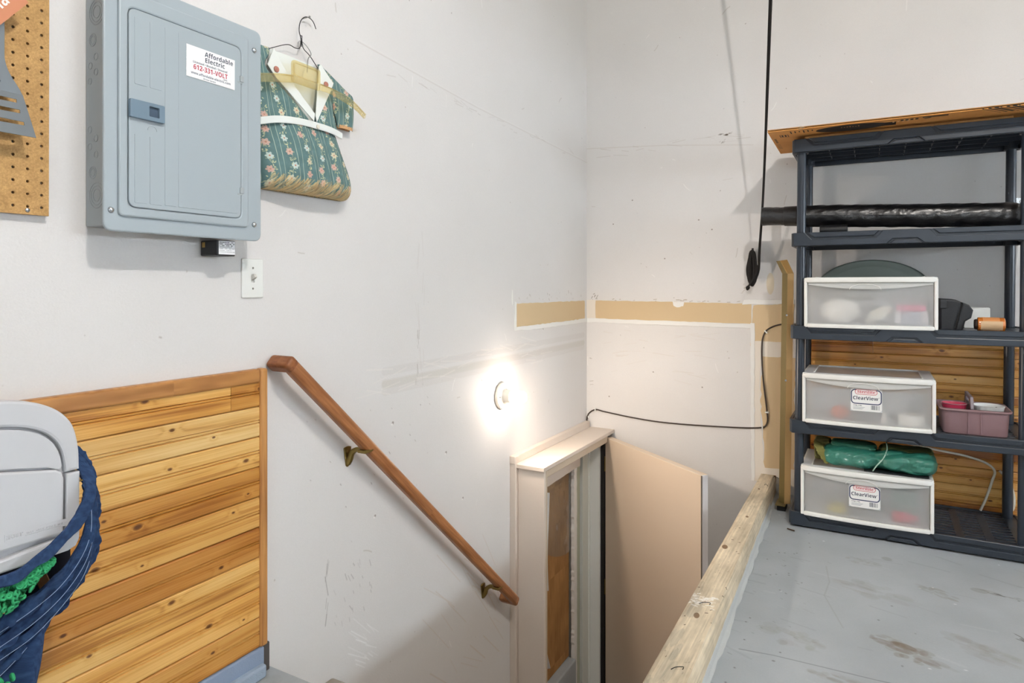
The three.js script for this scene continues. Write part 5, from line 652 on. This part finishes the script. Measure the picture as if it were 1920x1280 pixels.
{ // mauve caddy with two bowls
  const y = 0.499, t = thing('caddy', 'dusty mauve plastic carrying caddy with centre handle on the shelf', 'caddy', [1.97, y, 0.34]);
  const mat = std(0x8d6f72, 0.5);
  const tub = (rings, n = 48) => grid(n, rings.length - 1, (u, v) => { const R = rings[Math.round(v * (rings.length - 1))], a = -u * Math.PI * 2, e = 0.22, ca = Math.cos(a), sa = Math.sin(a); return [R[0] + Math.sign(ca) * Math.pow(Math.abs(ca), e) * R[2], R[4], R[1] + Math.sign(sa) * Math.pow(Math.abs(sa), e) * R[3]]; });
  const cx = 1.968, cz = 0.335; part('tub', tub([[cx, cz, 0.0, 0.0, y], [cx, cz, 0.112, 0.11, y], [cx, cz, 0.116, 0.114, y + 0.006], [cx, cz, 0.121, 0.12, 0.6], [cx, cz, 0.129, 0.128, 0.601], [cx, cz, 0.13, 0.129, 0.61], [cx, cz, 0.119, 0.118, 0.611], [cx, cz, 0.113, 0.111, y + 0.01], [cx, cz, 0, 0, y + 0.008]]), std(0x8d6f72, 0.5, { side: THREE.DoubleSide }), t);
  const hs = new THREE.Shape(); hs.moveTo(-0.445, y + 0.01); hs.lineTo(-0.445, 0.615); hs.lineTo(-0.425, 0.66); hs.lineTo(-0.24, 0.66); hs.lineTo(-0.225, 0.615); hs.lineTo(-0.225, y + 0.01); hs.closePath(); hs.holes.push(rpath(-0.405, -0.265, 0.622, 0.645, 0.008)); part('handle', onLeft(hs, 1.951, 0.012, 0.002), std(0x8a7f86, 0.45), t);
  for (const x of [1.94, 1.985]) part('rib', box(x, x + 0.0035, y + 0.008, 0.598, 0.449, 0.457, 0.001), mat, t);
  const bowl = (name, label, at, r, col, rim) => { const k = thing(name, label, 'bowl', at), m = std(col, 0.4, { side: THREE.DoubleSide }); part('bowl', lathe([[0, -0.0], [r * 0.55, 0.0], [r * 0.62, 0.004], [r * 0.95, 0.105], [r, 0.111], [r * 0.97, 0.113], [r * 0.92, 0.105], [r * 0.58, 0.008], [0, 0.006]], at, 36), m, k); if (rim) part('rim', torus(r * 0.985, 0.0022, [at[0], at[1] + 0.112, at[2]], 'y', Math.PI * 2, 40), std(rim, 0.4), k); return k; };
  bowl('pink_bowl', 'pink plastic bowl in the left half of the mauve caddy', [1.9, 0.5085, 0.36], 0.048, 0xd43f62, 0xb87f86);
  const wb = bowl('white_bowl', 'white plastic bowl in the right half of the mauve caddy', [2.024, 0.5085, 0.36], 0.059, 0xe4e6e6); part('hole', new THREE.CylinderGeometry(0.004, 0.004, 0.002, 12).rotateX(1.2).translate(2.056, 0.606, 0.324), M.black, wb);
}
{ // folded green tarp and its olive end piece on the bottom drawer
  const y = 0.302, t = thing('folded_tarp', 'folded shiny green tarp tied with cord on the bottom drawer unit', 'tarp', [1.61, y, 0.38]);
  const green = phys(0x2b7d6b, 0.3, { clearcoat: 0.6, clearcoatRoughness: 0.25, bumpMap: sized(mottle, 0.09), bumpScale: 0.004, side: THREE.DoubleSide });
  const log = (x0, x1, yc, zc, ry, rz, seed, amp) => grid(56, 90, (u, v) => { const a = u * Math.PI * 2, x = lerp(x0, x1, v), en = Math.pow(Math.max(0, 1 - Math.pow(Math.abs(2 * v - 1), 14)), 0.5), waist = 1 - 0.2 * Math.exp(-(((x - 1.6) / 0.03) ** 2)); const n = 1 + amp * (fbm(x * 16 + Math.cos(a) * 1.6, Math.sin(a) * 2.2 + x * 5, seed, 4) - 0.5) * 2 + 0.10 * Math.abs(fbm(x * 30 - Math.sin(a) * 3, Math.cos(a) * 4, seed + 4, 2) - 0.5); const sa = Math.sin(a), ca = Math.cos(a); return [x + 0.012 * (fbm(ca * 2, sa * 2, seed) - 0.5), Math.max(y + 0.001, yc + Math.sign(sa) * Math.pow(Math.abs(sa), 0.7) * ry * n * en * waist), zc + Math.sign(ca) * Math.pow(Math.abs(ca), 0.8) * rz * n * en * waist]; });
  part('roll', log(1.375, 1.835, y + 0.045, 0.395, 0.046, 0.088, 5, 0.2), green, t); part('upper_fold', log(1.41, 1.6, y + 0.082, 0.36, 0.022, 0.07, 9, 0.16), std(0x3d7a64, 0.45, { side: THREE.DoubleSide }), t, 'dull green folded layer'); part('upper_fold', log(1.61, 1.825, y + 0.078, 0.35, 0.02, 0.075, 12, 0.16), std(0x5d6a40, 0.5, { side: THREE.DoubleSide }), t, 'olive folded layer');
  part('cord', tube([[1.585, y + 0.004, 0.486], [1.6, y + 0.03, 0.487], [1.625, y + 0.06, 0.474], [1.64, y + 0.092, 0.445], [1.64, y + 0.115, 0.37], [1.63, y + 0.1, 0.27]], 0.0028, 40, 6), std(0xa9c9b9, 0.6), t);
  const o = thing('camouflage_cloth', 'olive cloth hanging at the left end of the folded tarp', 'cloth', [1.37, y, 0.38]); part('cloth', log(1.335, 1.41, y + 0.05, 0.33, 0.05, 0.06, 21, 0.24), std(0x6f6c3e, 0.9, { side: THREE.DoubleSide }), o); part('flap', strap([[1.36, y + 0.09, 0.4], [1.365, y + 0.075, 0.44], [1.385, y + 0.04, 0.462], [1.405, y + 0.012, 0.47]], [0.05, 0.025], 0.006, 24, [0.3, 0.2, 1], 0.4, 4), std(0x77733c, 0.9), o);
  single('black_sheet', box(1.55, 1.80, y - 0.001 + 0.0015, y + 0.003, 0.33, 0.49, 0), M.blackPlastic, 'thin black sheet under the folded green tarp', 'sheet', [1.66, y, 0.4]);
}
{ // white cable looping behind the shelf, grey conduit and bracket on the wall
  single('white_cable', merge([tube([[1.70, 0.36, 0.045], [1.86, 0.338, 0.05], [1.98, 0.322, 0.05], [2.06, 0.297, 0.055], [2.085, 0.27, 0.06], [2.075, 0.22, 0.06], [2.05, 0.13, 0.06], [2.03, 0.075, 0.06]], 0.0055, 60, 8), tube([[2.105, 0.27, 0.045], [2.135, 0.235, 0.05], [2.158, 0.16, 0.05], [2.15, 0.095, 0.06], [2.12, 0.075, 0.06]], 0.006, 40, 8)]), M.cableWhite, 'thick white cable looping behind the bottom shelf', 'cable', [2.05, 0.07, 0.055]);
  const c = thing('conduit', 'thin grey conduit pipe running up the wall at the shelf right end', 'pipe', [2.2, 0.1, 0.04]); part('pipe', cyl(0.009, 1.25, [2.205, 0.86, 0.041], 'y', 14), std(0x8f9496, 0.4, { metalness: 0.4 }), c); for (const y of [0.45, 1.2]) part('strap', box(2.19, 2.222, y, y + 0.016, 0.0, 0.052, 0.002), M.screw, c);
  const b = thing('wall_bracket', 'small metal bracket with round bolt on the wall by the rear post', 'bracket', [2.18, 1.535, 0.01]); part('plate', box(2.172, 2.215, 1.515, 1.552, 0, 0.006, 0.001), M.screw, b); part('bolt', cyl(0.009, 0.012, [2.196, 1.534, 0.01], 'z', 16), M.screw, b); part('tab', box(2.168, 2.176, 1.52, 1.55, 0, 0.022, 0.001), M.screw, b);
}
{ // litter: a dry leaf on the bottom tier lip, a twig on the floor
  single('dry_leaf', grid(8, 8, (u, v) => [1.395 + 0.022 * u, 0.078 + 0.012 * Math.sin(u * 3) * v + 0.004 * fbm(u * 4, v * 4, 3), 0.47 + 0.022 * v]), std(0xa98a4c, 0.9, { side: THREE.DoubleSide }), 'small curled dry leaf on the bottom shelf lip', 'leaf', [1.405, 0.075, 0.48]);
  single('twig', tube([[1.236, 0.004, 0.545], [1.25, 0.005, 0.556], [1.268, 0.004, 0.56]], 0.0028, 12, 6), std(0x4a3524, 0.9), 'short dark twig on the floor before the shelf corner', 'twig', [1.25, 0, 0.553]);
}
// ------------------------------------------------------------------ black rope, coiled on a wall cleat
{
  const t = thing('pull_rope', 'black doubled rope hanging from above and coiled beside the shelf', 'rope', [1.02, 1.23, 0.07]);
  const braid = std(0x1c1918, 0.9, { bumpMap: sized(mottle, 0.02), bumpScale: 0.001 });
  const top = [1.272, 3.39, 1.055]; part('strand', tube([top, [1.178, 2.456, 0.635], [1.089, 1.6, 0.252], [1.052, 1.31, 0.118], [1.044, 1.22, 0.09], [1.03, 1.18, 0.082]], 0.0042, 90, 7), braid, t); part('strand', tube([[1.262, 3.39, 1.055], [1.169, 2.456, 0.63], [1.085, 1.6, 0.247], [1.046, 1.31, 0.114], [1.038, 1.22, 0.086], [1.02, 1.17, 0.08]], 0.0042, 90, 7), braid, t);
  const loops = []; const r = rng(8);
  for (let k = 0; k < 11; k++) { const w = 0.006 + 0.0042 * (k % 5) + r() * 0.002, hh = 0.088 + r() * 0.012, zo = 0.052 + 0.006 * (k % 4) + r() * 0.004, x0 = 1.006 + (r() - 0.5) * 0.012, pts = []; for (let i = 0; i < 16; i++) { const a = i / 16 * Math.PI * 2; pts.push([x0 + Math.cos(a) * w * (1 + 0.15 * Math.sin(a * 3 + k)), 1.235 + Math.sin(a) * hh, zo + Math.cos(a) * 0.012]); } loops.push(tube(pts, 0.005, 60, 6, true)); }
  part('coil', merge(loops), braid, t); part('wrap', tube([[1.038, 1.25, 0.09], [1.03, 1.2, 0.097], [1.01, 1.165, 0.1], [0.994, 1.142, 0.092], [0.985, 1.125, 0.08]], 0.0052, 30, 7), braid, t);
  part('end_knot', merge([lump([0.983, 1.122, 0.08], [0.0085, 0.0085, 0.0085], 4, 0.2, 3, false), torus(0.007, 0.0038, [0.985, 1.128, 0.08], 'z')]), braid, t); part('cleat', merge([cyl(0.006, 0.05, [1.006, 1.325, 0.026], 'z', 12), tube([[1.006, 1.325, 0.05], [1.006, 1.33, 0.056], [1.006, 1.345, 0.056]], 0.0055, 10, 8)]), M.blackPlastic, t);
  part('ceiling_hook', merge([cyl(0.03, 0.006, [1.267, 3.397, 1.055], 'y', 20), torus(0.014, 0.004, [1.267, 3.39, 1.055], 'z')]), M.wire, t);
}
{ // brown cable stapled along the back wall
  const t = thing('wall_cable', 'dark brown cable stapled along the back wall above the door', 'cable', [0.55, 0.25, 0.008]);
  part('cable', tube([[0.006, 0.25, 0.014], [0.007, 0.295, 0.014], [0.016, 0.33, 0.012], [0.06, 0.361, 0.009], [0.12, 0.354, 0.008], [0.30, 0.335, 0.008], [0.48, 0.325, 0.008], [0.78, 0.332, 0.008], [1.03, 0.35, 0.009], [1.062, 0.36, 0.009], [1.076, 0.39, 0.009], [1.073, 0.45, 0.009], [1.056, 0.6, 0.009], [1.049, 0.70, 0.009], [1.047, 0.79, 0.009], [1.052, 0.85, 0.009], [1.068, 0.888, 0.009], [1.10, 0.912, 0.009], [1.148, 0.928, 0.009], [1.2, 0.933, 0.009]], 0.0042, 160, 7), M.cableBrown, t);
  for (const [x, y, rot] of [[0.062, 0.361, 0], [0.012, 0.315, 0.8], [1.05, 0.354, 0], [1.074, 0.44, 1.57], [1.068, 0.884, 0.8]]) { const g = box(-0.0035, 0.0035, -0.01, 0.01, 0, 0.015, 0.001); g.rotateZ(rot); part('clip', g.translate(x, y, 0), M.white, t); }
}
scene.traverse((o) => { if (o.isMesh) { o.castShadow = true; o.receiveShadow = true; } });
renderer.render(scene, camera);
